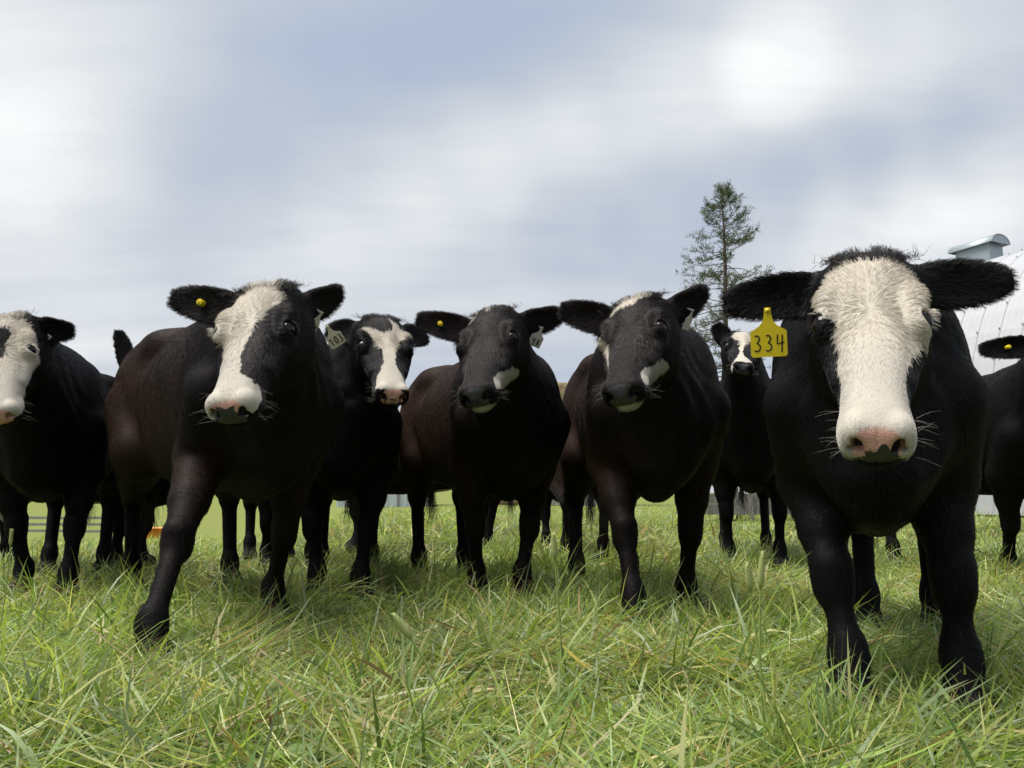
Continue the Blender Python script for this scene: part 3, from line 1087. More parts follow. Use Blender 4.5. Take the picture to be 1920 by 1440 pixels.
GLYPH = {
    '3': [[(0.1, 0.95), (0.45, 1.0), (0.75, 0.85), (0.6, 0.62), (0.3, 0.52), (0.65, 0.45), (0.85, 0.25), (0.6, 0.03), (0.2, 0.0), (0.02, 0.08)]],
    '4': [[(0.15, 1.0), (0.05, 0.42), (0.95, 0.50)], [(0.75, 0.98), (0.62, -0.1)]],
    '1': [[(0.3, 0.75), (0.55, 1.0), (0.55, 0.0)]],
    '0': [[(0.5, 1.0), (0.15, 0.8), (0.1, 0.3), (0.4, 0.0), (0.8, 0.15), (0.9, 0.65), (0.7, 0.95), (0.5, 1.0)]],
    '6': [[(0.75, 1.0), (0.35, 0.75), (0.15, 0.35), (0.3, 0.03), (0.7, 0.05), (0.85, 0.3), (0.6, 0.5), (0.2, 0.35)]],
    '8': [[(0.5, 0.52), (0.15, 0.75), (0.45, 1.0), (0.8, 0.78), (0.5, 0.52), (0.12, 0.25), (0.45, 0.0), (0.85, 0.22), (0.5, 0.52)]],
    '5': [[(0.8, 1.0), (0.25, 0.98), (0.2, 0.58), (0.6, 0.6), (0.85, 0.3), (0.55, 0.02), (0.1, 0.08)]],
    'r': [[(0.3, 0.6), (0.3, 0.0)], [(0.3, 0.4), (0.55, 0.6), (0.75, 0.55)]],
    'a': [[(0.75, 0.55), (0.35, 0.55), (0.2, 0.2), (0.45, 0.0), (0.75, 0.25), (0.75, 0.6), (0.8, 0.0)]],
    '-': [[(0.2, 0.5), (0.8, 0.5)]],
}


def strokes(mb, text, x0, y0, wch, hch, gap, width, tr):
    """hand-lettered strokes as thin raised ribbons in the tag plane"""
    for i, ch in enumerate(text):
        for line in GLYPH[ch]:
            L = np.array(line) * [wch, hch] + [x0 + i * (wch + gap), y0]
            fine = []
            for a, b in zip(L[:-1], L[1:]):
                fine += [a, (a + b) / 2]
            fine = np.array(fine + [L[-1]])
            sm = fine.copy()
            if len(L) > 3:
                sm[1:-1] = 0.25 * fine[:-2] + 0.5 * fine[1:-1] + 0.25 * fine[2:]
            tg = unit(np.gradient(sm, axis=0))
            nn = np.stack([-tg[:, 1], tg[:, 0]], 1) * width / 2
            V, F = [], []
            for p, q in zip(sm, nn):
                for z in (0.0, 0.0006):
                    V.append(tr(p[0] + q[0], p[1] + q[1], z))
                    V.append(tr(p[0] - q[0], p[1] - q[1], z))
            m = len(sm)
            for j in range(m - 1):
                a, b = 4 * j, 4 * (j + 1)
                F += [(a + 2, b + 2, b + 3, a + 3), (a, a + 1, b + 1, b), (a, b, b + 2, a + 2), (a + 1, a + 3, b + 3, b + 1)]
            F += [(0, 2, 3, 1), (4 * m - 4, 4 * m - 3, 4 * m - 1, 4 * m - 2)]
            mb.add(V, F)


def make_tag(c, ear, along, across, kind, text='', size=1.0, tilt=0.0, turn=0.0, pitch=0.0, label=None, mat=None, sub=None, off=0.034, drop=0.0):
    """an ear tag pinned through the ear; x right, y up, z out of its face"""
    e = c.ears[ear]
    p = e['b'] + e['d'] * e['L'] * along + e['w'] * across + e['n'] * off - np.array([0, 0, drop])
    zc = e['n']
    down = np.array([0, 0, -1.0])
    if kind == 'button':
        y = unit(np.cross(zc, e['d']))
    else:
        zw = unit(np.array([0, 0, CAM_H]) - (p @ c.W2L + np.array([c.O[0], c.O[1], 0])))
        zc = c.Ld(zw)
        y = -unit(down - zc * (down @ zc))
    x = unit(np.cross(y, zc))
    R = np.stack([x, y, zc], 1)
    R = R @ rot_about((0, 0, 1), math.radians(tilt)) @ rot_about((0, 1, 0), math.radians(turn)) @ rot_about((1, 0, 0), math.radians(pitch))

    def tr(a, b, z):
        return p + R @ (np.array([a, b, z]) * size)
    mat = mat or M_YTAG
    if kind == 'button':
        mb = MB()
        mb.tube([tr(0, 0, -0.030), tr(0, 0, 0.0), tr(0, 0, 0.003)], [0.014 * size, 0.014 * size, 0.012 * size], 16)
        mb.tube([tr(0.001, 0.002, 0.003), tr(0.001, 0.002, 0.011)], [0.006 * size, 0.0045 * size], 12)
        o = mb.build('ear_button', mat, c.root, False)
        if label:
            o['label'] = label
        return o
    W, Hh = 0.039, 0.060
    prof = [(-0.0065, 0.004), (0.0065, 0.004), (0.0078, -0.012), (0.011, -0.026), (0.018, -0.036), (0.030, -0.044), (W - 0.003, -0.047), (W, -0.051), (W, -0.047 - Hh + 0.004), (W - 0.004, -0.047 - Hh),
            (-W + 0.004, -0.047 - Hh), (-W, -0.047 - Hh + 0.004), (-W, -0.051), (-W + 0.003, -0.047), (-0.030, -0.044), (-0.018, -0.036), (-0.011, -0.026), (-0.0078, -0.012)]
    V = [tr(a, b, 0.0009) for a, b in prof] + [tr(a, b, -0.0009) for a, b in prof]
    n = len(prof)
    mb = MB().add(V, [])
    # strips between the left and right outline so the tag may bow gently
    order = [(0, 1), (17, 2), (16, 3), (15, 4), (14, 5), (13, 6), (12, 7), (11, 8), (10, 9)]
    F = []
    for (a, b), (d, e2) in zip(order[:-1], order[1:]):
        F.append((a, d, e2, b))
        F.append((a + n, b + n, e2 + n, d + n))
    for i in range(n):
        j = (i + 1) % n
        F.append((i, j, j + n, i + n))
    mb.add([], [])
    mb.F += F
    o = mb.build('ear_tag', mat, c.root, False)
    if label:
        o['label'] = label
    pin = MB().tube([tr(0, -0.003, -0.034), tr(0, -0.003, 0.004)], 0.0055 * size, 12)
    pin.build('pin', mat, o, True)
    if text:
        nb = MB()
        n = len(text)
        wch = 0.0165 if n == 3 else 0.021
        gap = 0.0075
        tot = n * wch + (n - 1) * gap
        bow = lambda a, b, z: tr(a, b, z + 0.0011)
        strokes(nb, text, -tot / 2 + 0.001, -0.047 - Hh * 0.78, wch, 0.036 if not sub else 0.032, gap, 0.0030 if mat is M_YTAG else 0.0055, bow)
        if sub:
            strokes(nb, sub, -0.020, -0.047 - Hh * 0.96, 0.010, 0.013, 0.004, 0.003, bow)
        nb.build('number', M_INK, o, False)
    return o


# ------------------------------------------------------------------ ground
def sstep(a, b, x):
    t = np.clip((x - a) / (b - a), 0, 1)
    return t * t * (3 - 2 * t)


def terrain(x, y):
    x, y = np.asarray(x, float), np.asarray(y, float)
    yy = np.clip(y, 0.5, 60.0)
    z = -0.052 * (np.sqrt((np.clip(yy, 0, 44) - 5.5) ** 2 + 1.0) + np.clip(yy, 0, 44) - 5.5) * 0.5 * sstep(-0.17, -0.36, x / yy)
    z = z - 0.15 * sstep(15, 45, y) * sstep(0.1, -0.2, x / yy)
    z = z + 9.0 * sstep(60, 190, y) * sstep(60, -60, x)
    P = np.stack([x, y, np.zeros_like(x)], -1).reshape(-1, 3)
    far = np.clip((np.hypot(x, y) - 8) / 10, 0, 1)
    z = z + far * 0.10 * vnoise(P, 0.12, 3).reshape(x.shape)
    return z


def make_ground():
    def axis(a, n):
        t = np.linspace(-1, 1, n)
        return np.sign(t) * (np.abs(t) ** 3.2) * a + t * 14
    xs, ys = axis(1800, 141), axis(1800, 141) + 8
    X, Y = np.meshgrid(xs, ys, indexing='ij')
    Z = terrain(X, Y) - 0.012
    V = np.stack([X, Y, Z], -1).reshape(-1, 3)
    n, m = X.shape
    i = (np.arange(n - 1)[:, None] * m + np.arange(m - 1)[None]).ravel()
    Q = np.stack([i, i + m, i + m + 1, i + 1], 1)
    mt, t = new_mat('pasture_soil')
    tcn = t.n('ShaderNodeTexCoord')
    a = t.noise(0.35, 5, 0.6, tcn.outputs['Object'])
    b = t.noise(26.0, 5, 0.7, tcn.outputs['Object'])
    near = t.mix(t.ss(b, 0.35, 0.65), C4(0.035, 0.038, 0.012), C4(0.075, 0.082, 0.022))
    far = t.mix(t.ss(t.noise(2.4, 9, 0.85, tcn.outputs['Object']), 0.32, 0.66), C4(0.125, 0.16, 0.036), C4(0.18, 0.20, 0.058))
    geo = t.n('ShaderNodeSeparateXYZ', {0: tcn.outputs['Object']})
    f = t.ss(geo.outputs[1], 9.0, 20.0)
    col = t.mix(f, near, t.mix(t.ss(a, 0.3, 0.7), far, C4(0.155, 0.175, 0.052)))
    bp = t.n('ShaderNodeBump', {'Height': b, 'Strength': 0.6, 'Distance': 0.05})
    bs = t.n('ShaderNodeBsdfPrincipled', {'Base Color': col, 'Roughness': 0.95, 'Specular IOR Level': 0.1, 'Normal': bp.outputs[0]})
    finish(t, bs.outputs[0])
    tag(link('ground', mesh_np('ground', V, Q, np.full(len(Q), 4), mt)), kind='structure')


GREENS = np.array([(0.160, 0.230, 0.045), (0.205, 0.265, 0.058), (0.255, 0.300, 0.080), (0.100, 0.165, 0.044), (0.175, 0.235, 0.105), (0.330, 0.340, 0.140), (0.210, 0.265, 0.135)])
STRAW = np.array([(0.36, 0.29, 0.14), (0.30, 0.22, 0.10), (0.42, 0.36, 0.20), (0.26, 0.17, 0.09)])


def blades(base, az, th0, kap, L, wid, col, twist, K=4):
    """ribbons of K stations plus a tip"""
    n = len(base)
    V = np.zeros((n, 2 * K + 1, 3), np.float32)
    p = base.astype(np.float32).copy()
    hd = np.stack([np.cos(az), np.sin(az)], 1)
    sd0 = np.stack([-np.sin(az), np.cos(az), np.zeros(n)], 1)
    for k in range(K + 1):
        t = k / K
        th = th0 + kap * t
        tg = np.concatenate([hd * np.sin(th)[:, None], np.cos(th)[:, None]], 1)
        if k:
            p = p + tg * (L / K)[:, None]
        nm = np.cross(tg, sd0)
        a = twist * (0.4 + t)
        sd = sd0 * np.cos(a)[:, None] + nm * np.sin(a)[:, None]
        if k < K:
            wv = (wid * (0.65, 1.0, 0.92, 0.66, 0.5)[k] * 0.5)[:, None]
            V[:, 2 * k] = p - sd * wv
            V[:, 2 * k + 1] = p + sd * wv
        else:
            V[:, 2 * K] = p
    i0 = (np.arange(n) * (2 * K + 1))[:, None]
    q = np.concatenate([i0 + np.array([2 * k, 2 * k + 1, 2 * k + 3, 2 * k + 2]) for k in range(K - 1)], 1).reshape(n, K - 1, 4)
    tr = i0 + np.array([2 * K - 2, 2 * K - 1, 2 * K])
    flat = np.concatenate([q.reshape(n, -1), tr], 1)
    sizes = np.tile(np.array([4] * (K - 1) + [3]), n)
    c = np.repeat(np.concatenate([col, np.ones((n, 1))], 1), 2 * K + 1, 0)
    return V.reshape(-1, 3), flat.ravel(), sizes, c


def grass_material():
    m, t = new_mat('grass_blade')
    a = t.n('ShaderNodeAttribute', attribute_name='blade_colour')
    b = t.n('ShaderNodeBsdfPrincipled', {'Base Color': a.outputs['Color'], 'Roughness': 0.38, 'Specular IOR Level': 0.5})
    tl = t.n('ShaderNodeBsdfTranslucent', {'Color': t.mix(1.0, a.outputs['Color'], C4(1.25, 1.3, 0.6), 'MULTIPLY')})
    mx = t.n('ShaderNodeMixShader', {0: 0.42, 1: b.outputs[0], 2: tl.outputs[0]})
    finish(t, mx.outputs[0])
    return m


M_GRASS = grass_material()


def grass_zone(y0, y1, n_tuft, per, Lr, wr, rg, power=1.0, margin=0.8, flat=0.35, straw=0.10, K=4, tuft_r=0.05, low=1.0, cap=0.5):
    """scatter tufts over the strip of pasture in view between depths y0 and y1"""
    u = rg.uniform(0, 1, n_tuft)
    Y = (y0 ** power + u * (y1 ** power - y0 ** power)) ** (1 / power)
    X = rg.uniform(-1, 1, n_tuft) * (0.72 * Y + margin)
    keep = rg.uniform(size=n_tuft) < np.clip(0.72 + 0.75 * vnoise(np.stack([X, Y, 0 * X], 1), 3.2, 31), 0.22, 1.0)
    X, Y = X[keep], Y[keep]
    n_tuft = len(X)
    n = n_tuft * per
    ti = np.repeat(np.arange(n_tuft), per)
    cx, cy = X[ti] + rg.normal(size=n) * tuft_r, Y[ti] + rg.normal(size=n) * tuft_r
    base = np.stack([cx, cy, terrain(cx, cy) - 0.01], 1)
    P2 = np.stack([X, Y, 0 * X], 1)
    lean = vnoise(P2, 1.3, 21) * 3.5
    lush = 1.0 + 0.42 * vnoise(P2, 1.1, 22) + 0.38 * vnoise(P2, 3.2, 31)
    flatness = np.clip(flat + 0.30 * vnoise(P2, 1.1, 24), 0.05, 0.8)
    lying = rg.uniform(size=n) < flatness[ti]
    az = np.where((rg.uniform(size=n) < 0.55) & ~lying, lean[ti] + rg.normal(size=n) * 0.7, rg.uniform(0, 6.283, n))
    th0 = np.where(lying, rg.uniform(1.22, 1.55, n), np.abs(rg.normal(size=n)) * 0.33 + 0.04)
    kap = np.where(lying, rg.uniform(-0.35, 0.5, n), rg.uniform(0.2, 2.1, n))
    L = rg.uniform(*Lr, n) * lush[ti] * np.where(lying, 1.35, low)
    L = np.minimum(L, np.where(lying, 0.34, cap))
    base[:, 2] += np.where(lying, rg.uniform(0, 0.035, n), 0)
    wid = wr[0] + (wr[1] - wr[0]) * rg.uniform(0, 1, n) ** 2.2
    g = GREENS[rg.integers(0, len(GREENS), n)]
    st = STRAW[rg.integers(0, len(STRAW), n)]
    patch = np.clip(straw * (1 + 1.5 * vnoise(P2, 0.7, 25)), 0.01, 0.6)[ti]
    col = np.where((rg.uniform(size=n) < patch * np.where(lying, 1.6, 0.7))[:, None], st, g)
    col = col * rg.uniform(0.65, 1.6, (n, 1)) * (1.12 + 0.22 * vnoise(P2, 2.1, 33))[ti][:, None]
    return blades(base, az, th0, kap, L, wid, col, rg.normal(size=n) * 0.8, K)


def make_grass():
    rg = np.random.default_rng(5)
    zones = [grass_zone(0.95, 2.6, 6200, 13, (0.09, 0.25), (0.0020, 0.0095), rg, 1.6, flat=0.70, straw=0.10, low=0.46, cap=0.125),
             grass_zone(2.3, 4.6, 6000, 13, (0.09, 0.25), (0.0028, 0.0095), rg, 1.7, flat=0.62, straw=0.07, low=0.46, cap=0.125),
             grass_zone(4.3, 9.0, 3200, 9, (0.12, 0.26), (0.005, 0.010), rg, 1.7, flat=0.28, straw=0.10, K=3, low=0.75, cap=0.2),
             grass_zone(8.5, 24.0, 4200, 6, (0.12, 0.26), (0.010, 0.020), rg, 1.5, flat=0.12, straw=0.08, K=2, tuft_r=0.12),
             grass_zone(0.95, 3.0, 950, 5, (0.12, 0.25), (0.003, 0.011), rg, 1.6, flat=0.25, straw=0.07, low=0.9),
             grass_zone(0.95, 3.2, 1100, 5, (0.025, 0.055), (0.010, 0.024), rg, 1.6, flat=0.55, straw=0.03, K=3, tuft_r=0.025),
             grass_zone(1.6, 5.2, 2600, 6, (0.13, 0.27), (0.003, 0.011), rg, 1.6, flat=0.10, straw=0.07, tuft_r=0.035),
             grass_zone(3.4, 6.8, 1200, 7, (0.13, 0.27), (0.004, 0.008), rg, 1.6, flat=0.10, straw=0.10, tuft_r=0.03)]
    for px, Y, n, Lm, sp_ in ((1490, 1.50, 120, 0.24, 0.07), (1575, 1.62, 80, 0.20, 0.06), (1660, 1.42, 90, 0.17, 0.09), (430, 1.62, 110, 0.19, 0.10), (690, 2.15, 130, 0.19, 0.12), (1010, 1.80, 100, 0.18, 0.10),
                              (110, 1.75, 110, 0.20, 0.12), (1850, 1.85, 110, 0.20, 0.10), (1370, 2.75, 150, 0.22, 0.14), (940, 2.9, 150, 0.20, 0.16), (300, 3.3, 150, 0.24, 0.16), (1120, 3.3, 150, 0.20, 0.16), (800, 1.45, 70, 0.16, 0.10)):
        c0 = at(px, HORIZON, Y)
        bs_ = np.stack([c0[0] + rg.normal(size=n) * sp_, Y + rg.normal(size=n) * sp_, np.full(n, -0.01)], 1)
        cl_ = GREENS[rg.integers(0, len(GREENS), n)] * rg.uniform(0.8, 1.55, (n, 1))
        zones.append(blades(bs_, rg.uniform(0, 6.283, n), np.abs(rg.normal(size=n)) * 0.22 + 0.03, rg.uniform(0.1, 1.2, n), Lm * rg.uniform(0.55, 1.25, n),
                            0.003 + 0.008 * rg.uniform(size=n) ** 1.7, cl_, rg.normal(size=n) * 0.8, 4))
    V, Fl, S, C, off = [], [], [], [], 0
    for v, f, sz, c in zones:
        V.append(v)
        Fl.append(f + off)
        S.append(sz)
        C.append(c)
        off += len(v)
    V, Fl, S, C = np.concatenate(V), np.concatenate(Fl), np.concatenate(S), np.concatenate(C)
    me = mesh_np('grass', V, Fl, S, M_GRASS, True)
    a = me.attributes.new('blade_colour', 'FLOAT_COLOR', 'POINT')
    a.data.foreach_set('color', C.astype(np.float32).ravel())
    tag(link('grass', me), 'long tangled green pasture grass with straw coloured blades', 'grass', kind='stuff')


M_SEED = plain('seed_head', (0.30, 0.34, 0.13), 0.8, 0.2, noise=0.3, nscale=120)
M_STEM = plain('green_stem', (0.22, 0.29, 0.075), 0.6, 0.3, noise=0.15, nscale=30)


def timothy(px, py_top, Y, lean, head_len, label, leaves=2, wide=1.0):
    """one tall stalk of timothy: stem, bristly seed head and a few leaf blades"""
    rg = np.random.default_rng(int(px * 7 + Y * 100))
    top = at(px, py_top, Y)
    bx = top[0] - lean
    root = empty('timothy_stalk', (bx, top[1], 0.0))
    tag(root, label, 'grass stalk', 'tall seed stalks in the foreground grass')
    h = top[2]
    pts = [np.array([lean * t ** 1.7, 0.02 * math.sin(3 * t), h * t]) for t in np.linspace(0, 1, 9)]
    MB().tube(pts, np.linspace(0.0022, 0.0013, 9) * wide, 6).build('stem', M_STEM, root, True)
    d = unit(pts[-1] - pts[-2])
    hp = [pts[-1] + d * head_len * (t - 0.75) for t in np.linspace(0, 1, 8)]
    mb = MB().tube(hp, np.array([0.0015, 0.0042, 0.0050, 0.0050, 0.0047, 0.0042, 0.0032, 0.0010]) * wide, 8)
    for _ in range(110):
        t = rg.uniform(0.05, 0.97)
        p = hp[0] + (hp[-1] - hp[0]) * t
        o = unit(rg.normal(size=3))
        o = unit(o - d * (o @ d)) + d * 0.8
        s_ = unit(np.cross(o, d)) * 0.0008
        a = p + unit(o) * 0.004
        mb.add([a - s_, a + s_, a + unit(o) * 0.005 * wide], [(0, 1, 2)])
    mb.build('seed_head', M_SEED, root, True)
    for k in range(leaves):
        t = 0.25 + 0.22 * k
        p = np.array([lean * t ** 1.7, 0, h * t])
        n1 = 1
        v, f, sz, c = blades(np.array([p]), np.array([rg.uniform(-0.5, 0.5) + (math.pi if k % 2 else 0)]), np.array([0.35]), np.array([rg.uniform(0.2, 0.9)]),
                             np.array([rg.uniform(0.12, 0.2)]), np.array([0.007]), np.array([[0.23, 0.31, 0.07]]), np.array([rg.uniform(-0.6, 0.6)]), 5)
        me = mesh_np('leaf', v, f, sz, M_GRASS)
        a = me.attributes.new('blade_colour', 'FLOAT_COLOR', 'POINT')
        a.data.foreach_set('color', c.astype(np.float32).ravel())
        link('leaf', me, root)


def leafy_weed(px, Y, n, size, label):
    """low broad-leaved weed: a rosette of pointed leaves"""
    rg = np.random.default_rng(int(px + 31 * Y))
    g = at(px, HORIZON, Y)
    root = empty('broadleaf_weed', (g[0], g[1], 0.0))
    tag(root, label, 'weed', 'broad-leaved weeds in the foreground')
    for k in range(n):
        az = 2 * math.pi * k / n + rg.normal() * 0.3
        L, W = size * rg.uniform(0.7, 1.2), size * rg.uniform(0.26, 0.36)
        el = rg.uniform(0.4, 1.1)
        V, F = [], []
        for i, t in enumerate(np.linspace(0, 1, 7)):
            wv = W * 0.5 * math.sin(math.pi * min(1, t ** 0.8)) * (1 if t < 1 else 0) + 0.0015
            e = el - 0.9 * t
            rr = L * t
            c = np.array([math.cos(az) * rr * math.cos(el * 0.7), math.sin(az) * rr * math.cos(el * 0.7), 0.02 + L * (math.sin(el) * t - 0.35 * t * t)])
            sd = np.array([-math.sin(az), math.cos(az), 0])
            V += [c - sd * wv + (0, 0, wv * 0.4), c, c + sd * wv + (0, 0, wv * 0.4)]
            if i:
                b = 3 * i
                F += [(b - 3, b - 2, b + 1, b), (b - 2, b - 1, b + 2, b + 1)]
        MB().add(V, F).build('leaf', M_WEED, root, True)


M_WEED = plain('weed_leaf', (0.105, 0.17, 0.045), 0.55, 0.35, noise=0.3, nscale=40)


# ------------------------------------------------------------------ pine
def make_pine():
    rg = np.random.default_rng(41)
    Y = 38.0
    top = at(1352, 354, Y)
    gx, gz = top[0], float(terrain(top[0], Y))
    Ht = top[2] - gz
    root = empty('pine_tree', (gx, Y, gz))
    tag(root, 'tall sparse pine tree standing behind the herd against the sky', 'tree')
    bark, t = new_mat('pine_bark')
    tcn = t.n('ShaderNodeTexCoord')
    mp = t.n('ShaderNodeMapping', {'Vector': tcn.outputs['Object'], 'Scale': (6, 6, 1.2)})
    nn = t.noise(2.2, 6, 0.7, mp.outputs[0])
    finish(t, t.n('ShaderNodeBsdfPrincipled', {'Base Color': t.mix(nn, C4(0.035, 0.028, 0.024), C4(0.14, 0.105, 0.085)), 'Roughness': 0.9, 'Specular IOR Level': 0.1}).outputs[0])
    tp = [np.array([0.10 * math.sin(z * 0.6) * (z / Ht), 0.06 * math.cos(z * 0.5) * (z / Ht), z]) for z in np.linspace(-0.1, Ht, 24)]
    MB().tube(tp, np.linspace(0.24, 0.025, 24), 10).build('trunk', bark, root, True)
    limbs = MB()
    NV, NF = [], []

    def tuft(p, d, r, n):
        o = unit(rg.normal(size=(n, 3)) * 0.75 + d * 0.6 + np.array([0, 0, 0.35]))
        q = p + rg.normal(size=(n, 3)) * r * 0.35
        ln = (r * rg.uniform(0.6, 1.2, n))[:, None]
        s_ = unit(np.cross(o, rg.normal(size=(n, 3)))) * 0.013
        b = len(NV)
        quad = np.stack([q - s_, q + s_, q + o * ln + s_ * 0.4, q + o * ln - s_ * 0.4], 1).reshape(-1, 3)
        NV.extend(map(tuple, quad))
        NF.extend((b + 4 * k, b + 4 * k + 1, b + 4 * k + 2, b + 4 * k + 3) for k in range(n))

    def bough(p, d, ln, rad):
        pts, dd, k = [p], d.copy(), 7
        sag = rg.uniform(0.02, 0.10)
        for i in range(k):
            dd = unit(dd + np.array([0, 0, 0.10 if i > 3 else -sag]) + rg.normal(size=3) * 0.10)
            pts.append(pts[-1] + dd * ln / k)
        limbs.tube(pts, np.linspace(rad, rad * 0.3, k + 1), 5)
        bare = rg.uniform(0.25, 0.55)
        for i in range(1, k + 1):
            for sgn in (-1, 1):
                if i / k < bare or rg.uniform() > 0.72:
                    continue
                sd = unit(np.cross(dd, (0, 0, 1))) * sgn
                tl = ln * rg.uniform(0.14, 0.30) + 0.10
                e = unit(dd * 0.8 + sd * rg.uniform(0.4, 1.0) + np.array([0, 0, rg.uniform(0.0, 0.45)]))
                m_ = pts[i] + e * tl * 0.5 + rg.normal(size=3) * 0.03
                q = pts[i] + e * tl + np.array([0, 0, 0.05])
                limbs.tube([pts[i], m_, q], np.array([0.35, 0.25, 0.15]) * rad + 0.004, 4)
                tuft(q, e, 0.17, 13)
                if rg.uniform() < 0.6:
                    tuft(m_, e, 0.15, 9)
        tuft(pts[-1], dd, 0.17, 12)

    z = Ht * 0.30
    tz = [q[2] for q in tp]
    while z < Ht * 0.985:
        f = (Ht - z) / (Ht * 0.7)
        ln = 0.35 + 1.75 * min(1.0, f * 2.6) ** 0.8 * rg.uniform(0.55, 1.12)
        az = rg.uniform(0, 6.283)
        p = tp[int(np.interp(z, tz, range(24)))]
        p = np.array([p[0], p[1], z])
        el = rg.uniform(-0.15, 0.30) + (0.8 * (1 - f) ** 4)
        bough(p, unit(np.array([math.cos(az), math.sin(az), el])), ln, 0.016 + 0.024 * f)
        z += rg.uniform(0.05, 0.16) * (0.55 + 0.8 * f)
    for _ in range(16):
        tuft(tp[-1] + rg.normal(size=3) * np.array([0.28, 0.28, 0.25]) - np.array([0, 0, 0.2]), np.array([0, 0, 1.0]), 0.17, 10)
    limbs.build('limbs', bark, root, True)
    nm = plain('pine_needles', (0.075, 0.105, 0.040), 0.6, 0.25, noise=0.45, nscale=1.6)
    me = bpy.data.meshes.new('crown')
    me.from_pydata([tuple(v) for v in NV], [], NF)
    me.materials.append(nm)
    link('crown', me, root)


# ------------------------------------------------------------------ barn, yard and far things
def corrugated(name, col, rough=0.38, metal=0.6, axis_scale=(0, 12, 0)):
    m, t = new_mat(name)
    tcn = t.n('ShaderNodeTexCoord')
    n = t.noise(0.8, 6, 0.65, tcn.outputs['Object'])
    c = t.mix(t.ss(n, 0.3, 0.75), C4(*[v * 0.88 for v in col]), C4(*col))
    b = t.n('ShaderNodeBsdfPrincipled', {'Base Color': c, 'Roughness': rough, 'Metallic': metal, 'Specular IOR Level': 0.4})
    finish(t, b.outputs[0])
    return m


